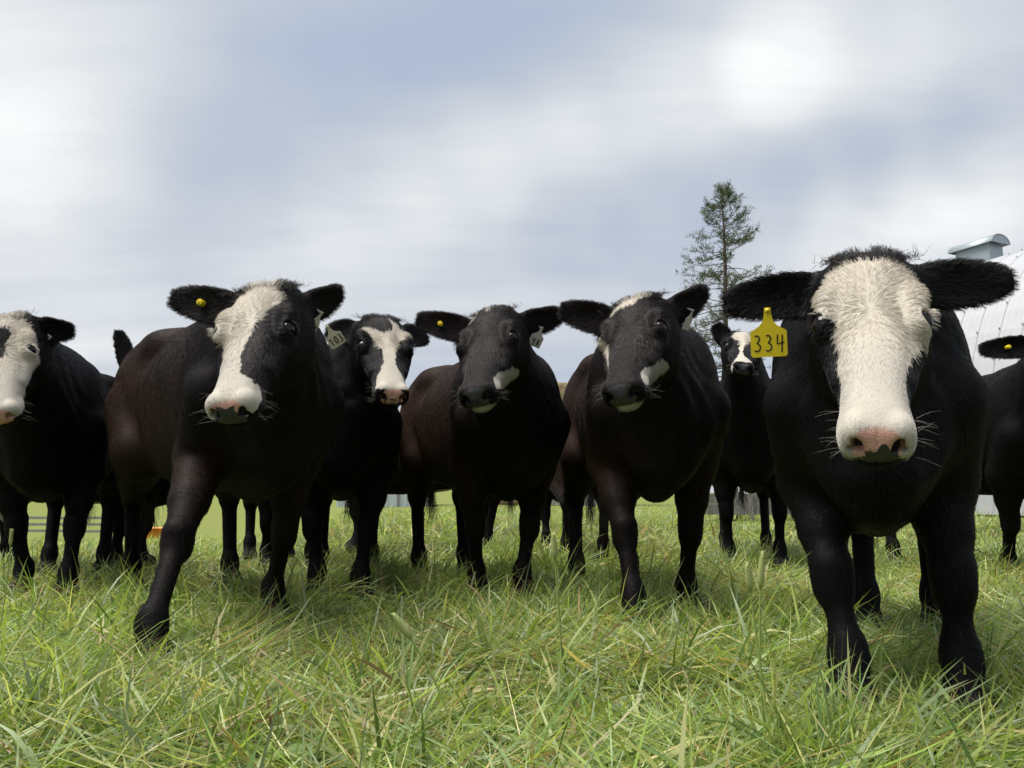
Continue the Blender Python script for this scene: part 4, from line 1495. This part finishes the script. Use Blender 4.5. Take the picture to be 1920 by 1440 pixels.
def make_barn():
    """round-roofed steel barn; local x runs along the ridge, y across it"""
    M_ROOF = corrugated('painted_roof_steel', (0.38, 0.39, 0.415), 0.5, 0.0)
    M_GALV = corrugated('galvanised_steel', (0.34, 0.39, 0.42), 0.42, 0.35)
    ridge = at(1838, 503, 24.0)
    ang = math.atan2(-0.90, 0.43)
    root = empty('round_roofed_barn', (ridge[0], ridge[1], 0), ang)
    tag(root, 'white round-roofed metal barn rising behind the right of the herd', 'barn')
    Hr, half = ridge[2], 5.2
    pw = 0.62
    x0 = -3.4
    NP = 26
    arc = [math.radians(a) for a in np.linspace(0, 180, 33)]

    def prof(a, o=0.0):
        return np.array([(half + o) * math.cos(a), (Hr + o) * (math.sin(a) ** 0.86)])
    # one arched sheet, shared by all the panels: flat pan with a raised lapped rib
    xs = [0.0, 0.02, 0.035, 0.065, 0.08, 0.21, 0.225, 0.25, 0.265, 0.39, 0.405, 0.43, 0.445, 0.585]
    hs = [0.004, 0.004, 0.020, 0.020, 0.0, 0.0, 0.007, 0.007, 0.0, 0.0, 0.007, 0.007, 0.0, 0.0]
    V, F = [], []
    for a in arc:
        for x, h in zip(xs, hs):
            p = prof(a, h)
            V.append((x, p[0], p[1]))
    m = len(xs)
    for i in range(len(arc) - 1):
        for j in range(m - 1):
            F.append((i * m + j, (i + 1) * m + j, (i + 1) * m + j + 1, i * m + j + 1))
    me = MB().add(V, F).mesh('roof_panel', M_ROOF)
    M_SCREW = plain('screw', (0.22, 0.22, 0.22), 0.5, 0.4, 0.5)
    sc = MB()
    for a in np.linspace(math.radians(12), math.radians(168), 22):
        p = prof(a, 0.045)
        for x in (0.05,):
            q = np.array([x, p[0], p[1]])
            nrm = unit(np.array([0, math.cos(a), math.sin(a)]))
            sc.tube([q - nrm * 0.01, q + nrm * 0.012], 0.022, 6)
    sme = sc.mesh('screws', M_SCREW)
    for k in range(NP):
        o = link('roof_panel', me, root, (x0 + k * 0.585, 0, 0))
        tag(link('screws', sme, o), kind='stuff')
    # end walls of vertical sheets
    wal = corrugated('wall_steel', (0.5, 0.51, 0.53), 0.5, 0.0)
    for xe in (x0 + 0.05, x0 + NP * 0.585 - 0.05):
        mb = MB()
        n = 40
        ys = np.linspace(-half + 0.05, half - 0.05, n)
        V, F = [], []
        for i, y in enumerate(ys):
            a = math.acos(max(-1, min(1, y / half)))
            d = 0.03 if i % 2 else 0.0
            V += [(xe + d, y, -0.2), (xe + d, y, prof(a)[1] - 0.03)]
            if i:
                b = 2 * i
                F.append((b - 2, b, b + 1, b - 1))
        mb.add(V, F).build('end_wall', wal, root)
    # ridge ventilator: square shaft and a rounded hood along the ridge
    vt = MB()
    vt.box((0, 0, Hr + 0.22), (1.05, 0.66, 0.86))
    v = vt.build('ventilator', M_GALV, root)
    for sx in (-1, 1):
        MB().box((sx * 0.535, 0, Hr + 0.22), (0.03, 0.69, 0.85)).build('corner_trim', M_GALV, v)
    V, F = [], []
    n = 18
    for sx in (-0.74, 0.74):
        for i in range(n + 1):
            a = math.pi * i / n
            V.append((sx, 0.46 * math.cos(a), Hr + 0.63 + 0.30 * math.sin(a)))
    for sx in (-0.74, 0.74):
        for i in range(n + 1):
            a = math.pi * i / n
            V.append((sx, 0.435 * math.cos(a), Hr + 0.625 + 0.275 * math.sin(a)))
    N1 = n + 1
    for i in range(n):
        F.append((i, i + 1, N1 + i + 1, N1 + i))
        F.append((2 * N1 + i, 3 * N1 + i, 3 * N1 + i + 1, 2 * N1 + i + 1))
        F.append((i, 2 * N1 + i, 2 * N1 + i + 1, i + 1))
        F.append((N1 + i, N1 + i + 1, 3 * N1 + i + 1, 3 * N1 + i))
    MB().add(V, F).build('hood', M_GALV, v, True)
    for sx in (-0.725, 0.725):
        V = [(sx, 0.435 * math.cos(math.pi * i / n), Hr + 0.625 + 0.275 * math.sin(math.pi * i / n)) for i in range(n + 1)]
        V += [(sx * 0.985, p[1], p[2]) for p in V]
        F = [tuple(range(N1)), tuple(range(2 * N1 - 1, N1 - 1, -1))] + [(i, i + N1, i + 1 + N1, i + 1) for i in range(n)]
        MB().add(V, F).build('hood_end', M_GALV, v)


def wood_mat(name, dark, light):
    m, t = new_mat(name)
    tcn = t.n('ShaderNodeTexCoord')
    mp = t.n('ShaderNodeMapping', {'Vector': tcn.outputs['Object'], 'Scale': (14, 14, 1.5)})
    n = t.noise(3.0, 6, 0.7, mp.outputs[0])
    b = t.n('ShaderNodeBsdfPrincipled', {'Base Color': t.mix(t.ss(n, 0.3, 0.7), C4(*dark), C4(*light)), 'Roughness': 0.9, 'Specular IOR Level': 0.15})
    finish(t, b.outputs[0])
    return m


def make_yard():
    rg = np.random.default_rng(77)
    grey = wood_mat('weathered_wood', (0.13, 0.13, 0.125), (0.30, 0.30, 0.29))
    # windbreak of upright boards behind the middle of the herd
    Y = 30.0
    x0, x1 = gx_(1005, Y), gx_(1130, Y)
    g = float(terrain((x0 + x1) / 2, Y))
    zb = at(1075, 945, Y)[2]
    root = empty('windbreak_fence', (x0, Y, 0))
    tag(root, 'weathered grey board windbreak seen between the legs in the middle distance', 'fence')
    wdt = 0.19
    me = MB().box((0, 0, 0.8), (wdt - 0.012, 0.03, 1.6)).mesh('board', grey)
    for k in range(int((x1 - x0) / wdt)):
        o = link('board', me, root, (k * wdt, rg.uniform(-0.006, 0.006), zb - 0.05 + rg.uniform(-0.03, 0.03)))
        o.rotation_euler = (0, rg.uniform(-0.01, 0.01), 0)
    rail = MB().box(((x1 - x0) / 2, -0.05, zb + 0.42), (x1 - x0, 0.05, 0.16))
    rail.build('rail', grey, root)
    rail = MB().box(((x1 - x0) / 2, -0.055, zb + 1.25), (x1 - x0, 0.05, 0.16))
    rail.build('rail', grey, root)
    # plank feed bunk
    Y = 15.5
    root = empty('feed_bunk', (gx_(1395, Y), Y, float(terrain(gx_(1395, Y), Y))), math.radians(4))
    tag(root, 'weathered plank feed bunk in the grass behind the herd', 'feeder')
    oldw = wood_mat('old_plank', (0.10, 0.095, 0.085), (0.26, 0.25, 0.23))
    L = 2.6
    for yy in (-0.3, 0.3):
        for k, zc in enumerate((0.21, 0.42)):
            MB().box((rg.uniform(-0.03, 0.03), yy, zc), (L, 0.045, 0.195)).build('plank', oldw, root)
    MB().box((0, 0, 0.14), (L - 0.1, 0.54, 0.04)).build('floor_plank', oldw, root)
    for xx in (-L / 2 + 0.15, 0.0, L / 2 - 0.15):
        for yy in (-0.355, 0.355):
            MB().box((xx, yy, 0.27), (0.09, 0.055, 0.56)).build('post', oldw, root)
    # stack of hay bales
    Y = 36.0
    tp = at(1055, 719, Y)
    g = float(terrain(tp[0], Y))
    hay, t = new_mat('hay')
    tcn = t.n('ShaderNodeTexCoord')
    v1 = t.noise(9.0, 8, 0.8, tcn.outputs['Object'], 1.0)
    b = t.n('ShaderNodeBsdfPrincipled', {'Base Color': t.ramp(v1, [(0.32, (0.06, 0.045, 0.03)), (0.46, (0.26, 0.20, 0.12)), (0.62, (0.46, 0.38, 0.25))]), 'Roughness': 0.95, 'Specular IOR Level': 0.1})
    bp = t.n('ShaderNodeBump', {'Height': v1, 'Strength': 1.0, 'Distance': 0.1})
    t.set(b, 'Normal', bp.outputs[0])
    finish(t, b.outputs[0])
    root = empty('haystack', (tp[0], Y, g))
    tag(root, 'tall stack of tan hay bales glimpsed between two black cows', 'haystack')
    nl = 5
    bh = (tp[2] - g) / nl
    mes = []
    for s_ in range(3):
        mb = MB()
        n = 10
        xs_, ys_ = np.linspace(-0.5, 0.5, n), np.linspace(-0.5, 0.5, 5)
        me = rounded_box((2.3, 1.2, bh * 0.985), 0.07, 0.035, s_)
        me.materials.append(hay)
        mes.append(me)
    for k in range(nl):
        for j in range(3):
            o = link('bale', mes[(k + j) % 3], root, ((j - 1) * 2.34 + (0.25 if k % 2 else -0.2), rg.uniform(-0.06, 0.06), bh * (k + 0.5)))
            o.rotation_euler = (0, 0, rg.uniform(-0.02, 0.02))
    # pale metal shed
    Y = 40.0
    zb = at(745, 951, Y)[2]
    root = empty('metal_shed', (gx_(715, Y), Y, zb))
    tag(root, 'low pale grey metal shed in the distance, seen under the herd', 'shed')
    pale = corrugated('pale_cladding', (0.42, 0.47, 0.52), 0.5, 0.0)
    wide = 0.5
    me = MB()
    pf = [(0, 0), (0.03, 0.03), (0.07, 0.03), (0.10, 0), (0.49, 0)]
    V, F = [], []
    for x, d in pf:
        V += [(x, -d, 0), (x, -d, 2.3)]
    for i in range(len(pf) - 1):
        F.append((2 * i, 2 * i + 2, 2 * i + 3, 2 * i + 1))
    me = MB().add(V, F).mesh('wall_panel', pale)
    for k in range(9):
        link('wall_panel', me, root, (-2.25 + k * wide, 0, 0))
    MB().box((0, 1.5, 2.36), (4.8, 3.4, 0.10)).build('roof', pale, root)
    for sx in (-2.28, 2.28):
        MB().box((sx, 1.5, 1.15), (0.06, 2.9, 2.3)).build('side_wall', pale, root)
    MB().box((0.85, -0.06, 1.15), (0.10, 0.06, 2.3)).build('post', grey, root)
    # pole fence far left
    Y = 42.0
    root = empty('rail_fence', (gx_(214, Y), Y, at(214, 1008, Y)[2]))
    tag(root, 'grey three-rail fence far off at the left, framed by cow legs', 'fence')
    for dx in (-7.2, -4.8, -2.4, 0.0):
        MB().tube([(dx, 0, -0.2), (dx, 0, 1.12)], 0.065, 8).build('post', grey, root, True)
    for zc in (0.35, 0.70, 1.03):
        for dx in (-7.2, -4.8, -2.4):
            MB().box((dx + 1.2, -0.085, zc + rg.uniform(-0.02, 0.02)), (2.39, 0.05, 0.14), np.array(Matrix.Rotation(rg.uniform(-0.012, 0.012), 3, 'Y'))).build('rail', grey, root)
    # orange tub
    Y = 34.0
    root = empty('orange_trough', (gx_(296, Y), Y, at(296, 1010, Y)[2]))
    tag(root, 'orange feed trough far off at the left between dark legs', 'trough')
    org = plain('orange_plastic', (0.65, 0.22, 0.03), 0.5, 0.4, noise=0.06, nscale=4)
    V, F = [], []
    n = 24
    rings = [(0.74, 0.0), (0.80, 0.42), (0.85, 0.44), (0.85, 0.47), (0.77, 0.47), (0.70, 0.06)]
    for r_, z_ in rings:
        for i in range(n):
            a = 2 * math.pi * i / n
            V.append((r_ * math.cos(a) * 1.25, r_ * math.sin(a) * 0.6, z_))
    for k in range(len(rings) - 1):
        for i in range(n):
            j = (i + 1) % n
            F.append((k * n + i, k * n + j, (k + 1) * n + j, (k + 1) * n + i))
    F.append(tuple(5 * n + i for i in range(n)))
    MB().add(V, F).build('tub', org, root, True)


def gx_(px, Y):
    return float(at(px, HORIZON, Y)[0])


def rounded_box(size, bev, rough, seed):
    """a slightly lumpy block with rounded edges"""
    n = (13, 7, 7)
    V, idx, F = [], {}, []
    h = np.array(size) / 2

    def vert(i, j, k):
        key = (i, j, k)
        if key not in idx:
            p = np.array([(i / (n[0] - 1) * 2 - 1), (j / (n[1] - 1) * 2 - 1), (k / (n[2] - 1) * 2 - 1)]) * h
            inner = np.clip(p, -(h - bev), h - bev)
            d = p - inner
            ln = np.linalg.norm(d)
            if ln > 1e-6:
                p = inner + d / ln * bev
            idx[key] = len(V)
            V.append(p)
        return idx[key]
    for ax in range(3):
        b, c = (ax + 1) % 3, (ax + 2) % 3
        for side in (0, n[ax] - 1):
            for i in range(n[b] - 1):
                for j in range(n[c] - 1):
                    q = []
                    for di, dj in ((0, 0), (1, 0), (1, 1), (0, 1)):
                        k = [0, 0, 0]
                        k[ax], k[b], k[c] = side, i + di, j + dj
                        q.append(vert(*k))
                    F.append(tuple(q) if side else tuple(q[::-1]))
    V = np.array(V)
    V = V + rough * np.stack([vnoise(V, 2.7, seed * 3 + i) for i in range(3)], 1)
    me = bpy.data.meshes.new('bale')
    me.from_pydata([tuple(v) for v in V], [], F)
    me.polygons.foreach_set('use_smooth', np.ones(len(F), dtype=bool))
    return me


if 'ONLY_COWS' not in globals():
    make_ground()
    make_barn()
    make_yard()
    make_pine()


# ------------------------------------------------------------------ the herd
def gp(px, Y):
    p = at(px, HORIZON, Y)
    return (p[0], p[1])


MUZ = [(-1.35, 0.43), (-0.8, 0.405), (-0.55, 0.40), (0.55, 0.40), (0.8, 0.405), (1.35, 0.43), (1.35, 0.55), (-1.35, 0.55)]
HERD = []
HERD.append(dict(
    name='cow', seed=11, label='black cow with broad white face and large yellow ear tag reading 334',
    origin=gp(1640, 2.03), heading=(-0.43, -1.0), feet={'fl': (1598, 1345), 'fr': (1815, 1350)}, feet_local={'hl': (-0.02, 1.05), 'hr': (0.22, 1.18)},
    bs=0.93, ws=0.79, poll=(1626, 478, 1.74), nose=(1646, 808), twist=-4, hs=1.08, hw=0.88, brown=0.10, tuft=1.2,
    ears=[dict(tip=(1360, 568), roll=10, W=0.036), dict(tip=(1896, 524), roll=-12, W=0.038)],
    white=[[(-0.48, 0.05), (-0.30, 0.035), (0.0, 0.05), (0.32, 0.035), (0.48, 0.05), (0.62, 0.085), (0.66, 0.14), (0.72, 0.17), (0.80, 0.19), (0.86, 0.215), (0.86, 0.235), (0.70, 0.25), (0.62, 0.28), (0.56, 0.34), (0.62, 0.39),
            (0.8, 0.405), (1.35, 0.42), (1.4, 0.55), (-1.4, 0.55), (-1.35, 0.42), (-0.75, 0.38), (-0.62, 0.34), (-0.50, 0.28), (-0.42, 0.22), (-0.62, 0.15), (-0.66, 0.11)]],
    pad=(-0.35, 0.42), blotch=[(0.006, -0.080, 0.024, 0.024, 2.2), (0.012, -0.056, 0.009, 0.012, 1.8), (-0.03, -0.098, 0.02, 0.008, 1.4), (0.034, -0.090, 0.008, 0.010, 1.6)], tags=[dict(ear=0, along=0.63, across=0.0, drop=0.034, off=0.046, kind='tag', text='334', label='yellow ear tag with 334 in black marker', size=1.07)]))

HERD.append(dict(
    name='cow', seed=12, label='black cow stepping forward with white blaze, black nose and white numbered tag in its ear',
    origin=gp(470, 2.98), heading=(0.85, -1.1), ws=0.77, feet={'fl': (284, 1262), 'fr': (515, 1170), 'hl': (246, 1112), 'hr': (432, 1102)},
    bs=1.09, poll=(500, 535, 2.45), nose=(424, 755), twist=33, hs=1.05, brown=0.55, tuft=1.3,
    ears=[dict(tip=(322, 558), roll=8), dict(tip=(640, 552), roll=35, dy=0.10)],
    white=[[(-0.10, -0.03), (0.10, -0.03), (0.20, 0.03), (0.34, 0.08), (0.36, 0.115), (0.18, 0.15), (0.08, 0.19), (0.06, 0.25), (0.0, 0.30), (0.02, 0.35), (0.12, 0.39), (0.30, 0.41), (0.75, 0.42),
            (0.95, 0.45), (0.95, 0.55), (-1.2, 0.55), (-1.1, 0.44), (-0.80, 0.40), (-0.62, 0.36), (-0.50, 0.30), (-0.52, 0.24), (-0.62, 0.19), (-0.66, 0.13), (-0.55, 0.06), (-0.35, 0.03)]],
    pad=(0.25, 0.5), tags=[dict(ear=0, along=0.55, across=0.0, kind='button', size=0.78, label='yellow button tag'),
                             dict(ear=1, along=0.30, across=0.02, kind='tag', text='358', mat='w', tilt=-32, turn=58, size=0.82, label='white ear tag turned edge-on')]))
HERD.append(dict(
    name='cow', seed=13, label='black cow with forked white blaze, pink speckled nose and pale tag reading 103',
    origin=gp(640, 3.98), heading=(0.18, -1.0), feet={'fl': (592, 1128), 'fr': (674, 1134)},
    bs=1.08, poll=(716, 594, 3.6), nose=(738, 732), twist=-16, hs=1.05, brown=0.08, tuft=0.9,
    ears=[dict(tip=(612, 622), roll=20), dict(tip=(800, 632), roll=-30, dy=0.12)],
    white=[[(-0.55, 0.085), (-0.36, 0.10), (-0.18, 0.135), (0.0, 0.145), (0.14, 0.125), (0.18, 0.09), (0.12, 0.04), (0.30, 0.07), (0.50, 0.12), (0.46, 0.16), (0.28, 0.20), (0.20, 0.26), (0.20, 0.32),
            (0.32, 0.37), (0.65, 0.42), (0.72, 0.47), (0.4, 0.50), (-0.4, 0.50), (-0.75, 0.47), (-0.65, 0.42), (-0.38, 0.38), (-0.18, 0.33), (-0.16, 0.26), (-0.24, 0.20), (-0.42, 0.14)]],
    pad=(-0.08, 0.40), tags=[dict(ear=0, along=0.80, across=0.0, kind='tag', text='103', mat='p', tilt=34, turn=0, size=1.0, off=0.075, label='pale yellow ear tag with 103')]))
CHIN = [[(0.60, 0.43), (0.74, 0.385), (0.92, 0.345), (1.00, 0.285), (1.16, 0.255), (1.40, 0.265), (1.56, 0.31), (1.44, 0.38), (1.30, 0.43), (1.16, 0.40), (1.04, 0.455), (0.80, 0.465)], [(1.28, 0.40), (1.40, 0.35), (1.65, 0.32), (2.2, 0.34), (2.2, 0.53), (1.55, 0.53), (1.40, 0.45), (1.25, 0.445)], [(-2.2, 0.36), (-1.6, 0.40), (-1.6, 0.53), (-2.2, 0.53)]]
HERD.append(dict(
    name='cow', seed=14, label='dark brown-black cow with black face, white spot by its mouth and white tag reading 46',
    origin=gp(945, 3.9), heading=(0.40, -1.1), feet={'fl': (897, 1124), 'fr': (984, 1130)}, feet_local={'hl': (-0.17, 1.08), 'hr': (0.15, 1.18)},
    bs=1.08, ws=0.82, poll=(922, 580, 3.3), nose=(888, 731), twist=29, hs=1.10, brown=0.62, tuft=0.7,
    ears=[dict(tip=(782, 598), roll=10), dict(tip=(1055, 590), roll=20, dy=0.06)],
    white=[[(-0.80, 0.075), (-0.62, 0.04), (-0.30, 0.015), (-0.22, 0.03), (-0.34, 0.055), (-0.52, 0.075), (-0.72, 0.11)], [(-0.10, 0.02), (0.0, 0.015), (0.02, 0.035), (-0.06, 0.04)]] + CHIN,
    pad=(0.7, 0.1), tags=[dict(ear=0, along=0.58, across=0.0, kind='button', size=0.78, label='yellow button tag'),
                          dict(ear=1, along=0.42, across=0.025, kind='tag', text='46', sub='ar', mat='w', tilt=-26, turn=34, size=0.86, label='white ear tag with 46')]))
HERD.append(dict(
    name='cow', seed=15, label='brownish black cow with ragged white forehead patch and thin white stripe beside one eye',
    origin=gp(1226, 3.3), heading=(0.02, -1.0), ws=0.76, feet={'fl': (1192, 1188), 'fr': (1292, 1158)}, feet_local={'hl': (-0.22, 1.08), 'hr': (0.10, 1.18)},
    bs=1.08, poll=(1192, 558, 2.85), nose=(1160, 724), twist=28, hs=1.05, brown=0.60, tuft=1.2,
    ears=[dict(tip=(1052, 580), roll=10), dict(tip=(1325, 548), roll=30, dy=0.06)],
    white=[[(-0.62, 0.085), (-0.55, 0.05), (-0.25, 0.025), (-0.10, 0.035), (0.10, 0.015), (0.30, 0.01), (0.33, 0.03), (0.12, 0.055), (0.0, 0.085), (-0.08, 0.065), (-0.16, 0.095), (-0.22, 0.075), (-0.36, 0.10), (-0.50, 0.095)],
           [(-0.80, 0.12), (-0.68, 0.115), (-0.62, 0.14), (-0.66, 0.18), (-0.52, 0.22), (-0.50, 0.26), (-0.55, 0.34), (-0.62, 0.38), (-0.60, 0.30), (-0.62, 0.24), (-0.74, 0.19)]] + CHIN,
    pad=(0.7, 0.1), tags=[dict(ear=1, along=0.45, across=0.02, kind='tag', text='', mat='w', tilt=-24, turn=66, size=0.75, label='white ear tag seen edge-on')]))
HERD.append(dict(
    name='cow', seed=16, label='white-faced black cow cut off by the left edge of the picture',
    origin=gp(82, 4.0), heading=(0.42, -1.1), feet={'fl': (38, 1120), 'fr': (122, 1130)},
    bs=1.06, poll=(10, 592, 3.4), nose=(-8, 772), twist=28, hs=1.05, brown=0.06, tuft=0.5, lod=1,
    ears=[dict(tip=(-110, 600), roll=10), dict(tip=(138, 622), roll=25, dy=0.06)],
    white=[[(-0.9, -0.03), (0.30, -0.03), (0.50, 0.05), (0.62, 0.10), (0.70, 0.15), (0.84, 0.20), (0.84, 0.23), (0.80, 0.26), (0.88, 0.31), (1.0, 0.36), (1.2, 0.39), (1.25, 0.43), (1.1, 0.47), (1.0, 0.55), (-1.3, 0.55), (-1.2, 0.2)]],
    black=[[(-0.75, 0.10), (0.10, 0.09), (0.20, 0.12), (0.08, 0.22), (-0.1, 0.26), (-0.6, 0.26)]],
    pad=(-0.4, 0.2), tags=[dict(ear=1, along=0.40, across=0.025, kind='tag', text='15', mat='w', tilt=-40, turn=52, size=0.8, label='white ear tag turned edge-on')]))
HERD.append(dict(
    name='cow', seed=17, label='black cow with white blaze peering from behind, half hidden by the yellow 334 tag',
    origin=gp(1410, 5.55), heading=(-0.25, -1.0),
    bs=1.16, poll=(1392, 624, 4.95), nose=(1394, 684), twist=-8, hs=0.90, brown=0.08, tuft=0.3, lod=1,
    ears=[dict(tip=(1342, 608), roll=10), dict(tip=(1450, 612), roll=-20)],
    white=[[(-0.35, 0.02), (0.45, 0.0), (0.5, 0.12), (0.2, 0.18), (0.0, 0.26), (-0.02, 0.34), (0.1, 0.40), (0.8, 0.44), (0.85, 0.47), (-0.85, 0.47), (-0.8, 0.43), (-0.35, 0.39), (-0.20, 0.34), (-0.18, 0.26), (-0.12, 0.18), (-0.36, 0.12)],
           [(-1.2, 0.44), (-0.7, 0.42), (-0.7, 0.5), (-1.2, 0.5)]],
    pad=(0.45, 0.1)))
HERD.append(dict(
    name='cow', seed=18, label='black cow at the right edge with a yellow button in its visible ear',
    origin=gp(1945, 4.5), heading=(0.10, -1.0), feet={'fl': (1903, 1092)},
    bs=1.05, poll=(1990, 618, 3.95), nose=(2010, 735), twist=-10, hs=1.05, brown=0.12, tuft=0.5, lod=1,
    ears=[dict(tip=(1838, 656), roll=12), dict(tip=(2120, 620), roll=-20)],
    white=[], pad=(0.6, 0.1), tags=[dict(ear=0, along=0.55, across=0.0, kind='button', size=0.78, label='yellow button tag')]))
HERD.append(dict(
    name='cow', seed=19, label='black cow with a pale underline standing broadside behind the two leftmost cows',
    origin=gp(255, 5.5), heading=(1.0, -0.12), bs=0.92, poll=(258, 660, 5.2), nose=(308, 705), twist=-20, hs=1.05, brown=0.25, tuft=0.2, lod=2,
    ears=[dict(tip=(216, 598), roll=10), dict(tip=(320, 640), roll=-20)], white=[], white_belly=[(0, 0.55, 0.34, 0.20), (0, 0.85, 0.38, 0.20), (0, 0.25, 0.34, 0.17)], pad=(0.6, 0.1)))
HERD.append(dict(
    name='cow', seed=20, label='dark cow with a pale belly standing broadside behind the cow tagged 103',
    origin=gp(668, 7.2), heading=(-1.0, -0.25), bs=1.05, poll=(640, 690, 6.9), nose=(600, 750), twist=30, hs=1.05, brown=0.35, tuft=0.2, lod=2,
    ears=[dict(tip=(620, 690), roll=10), dict(tip=(690, 690), roll=-20)], white=[], white_belly=[(0, 0.60, 0.38, 0.20), (0, 0.85, 0.42, 0.2)], pad=(0.6, 0.1)))
HERD.append(dict(
    name='cow', seed=21, label='brown-black cow standing tail-on in the gap behind the two middle cows',
    origin=gp(1052, 7.3), heading=(-0.10, 1.0), bs=0.98, poll=(1040, 790, 7.8), nose=(1040, 845), twist=180, hs=0.9, brown=0.8, tuft=0.0, lod=2,
    ears=[dict(tip=(1065, 790), roll=180), dict(tip=(1015, 790), roll=180)], white=[], pad=(0.6, 0.1)))


HERD.append(dict(
    name='cow', seed=23, label='black cow almost wholly hidden behind the stepping white-blazed cow, only its legs showing',
    origin=gp(548, 5.3), heading=(0.45, -1.0), bs=0.98, poll=(560, 700, 4.9), nose=(575, 760), twist=0, hs=0.97, brown=0.1, tuft=0.0, lod=2,
    ears=[dict(tip=(510, 700), roll=10), dict(tip=(612, 705), roll=-20)], white=[], pad=(0.6, 0.1)))


def build_herd(only=None):
    for sp in HERD:
        if only and sp['seed'] not in only:
            continue
        pk, ps = sp.get('pad', (0.3, 0.2))
        for tg in sp.get('tags', []):
            if isinstance(tg.get('mat'), str):
                tg['mat'] = {'w': M_WTAG, 'p': M_PTAG}[tg['mat']]
        sp['mat'] = make_cow_material('hide', 1.0, pk, ps)
        build_cow(sp)


if 'ONLY_COWS' in globals():
    build_herd(globals()['ONLY_COWS'])
else:
    build_herd()

if 'ONLY_COWS' not in globals():
    make_grass()
    timothy(1403, 1068, 1.62, -0.03, 0.06, 'tall timothy stalk with seed head left of the right cow legs', 3, 1.5)
    timothy(1429, 1052, 1.66, 0.01, 0.08, 'tallest paired timothy stalk before the right cow', 3, 1.5)
    timothy(1038, 1012, 2.0, -0.02, 0.07, 'upright timothy stalk before the cow tagged 46', 3, 1.6)
    timothy(745, 1162, 1.5, -0.12, 0.06, 'leaning timothy stalk with drooping seed head in the foreground', 1, 1.5)
    timothy(20, 1000, 2.3, 0.02, 0.05, 'thin grass stalk at the left edge before the white-faced cow', 1)
    for px, Y, n, sz, lb in ((905, 1.62, 6, 0.10, 'broad-leaved weed low in the middle foreground'), (1540, 1.72, 6, 0.09, 'broad-leaved weed beside the right cow left hoof'),
                             (1700, 1.55, 7, 0.11, 'broad-leaved weed between the hooves of the cow tagged 334'), (560, 1.5, 5, 0.09, 'broad-leaved weed in the left foreground grass')):
        leafy_weed(px, Y, n, sz, lb)
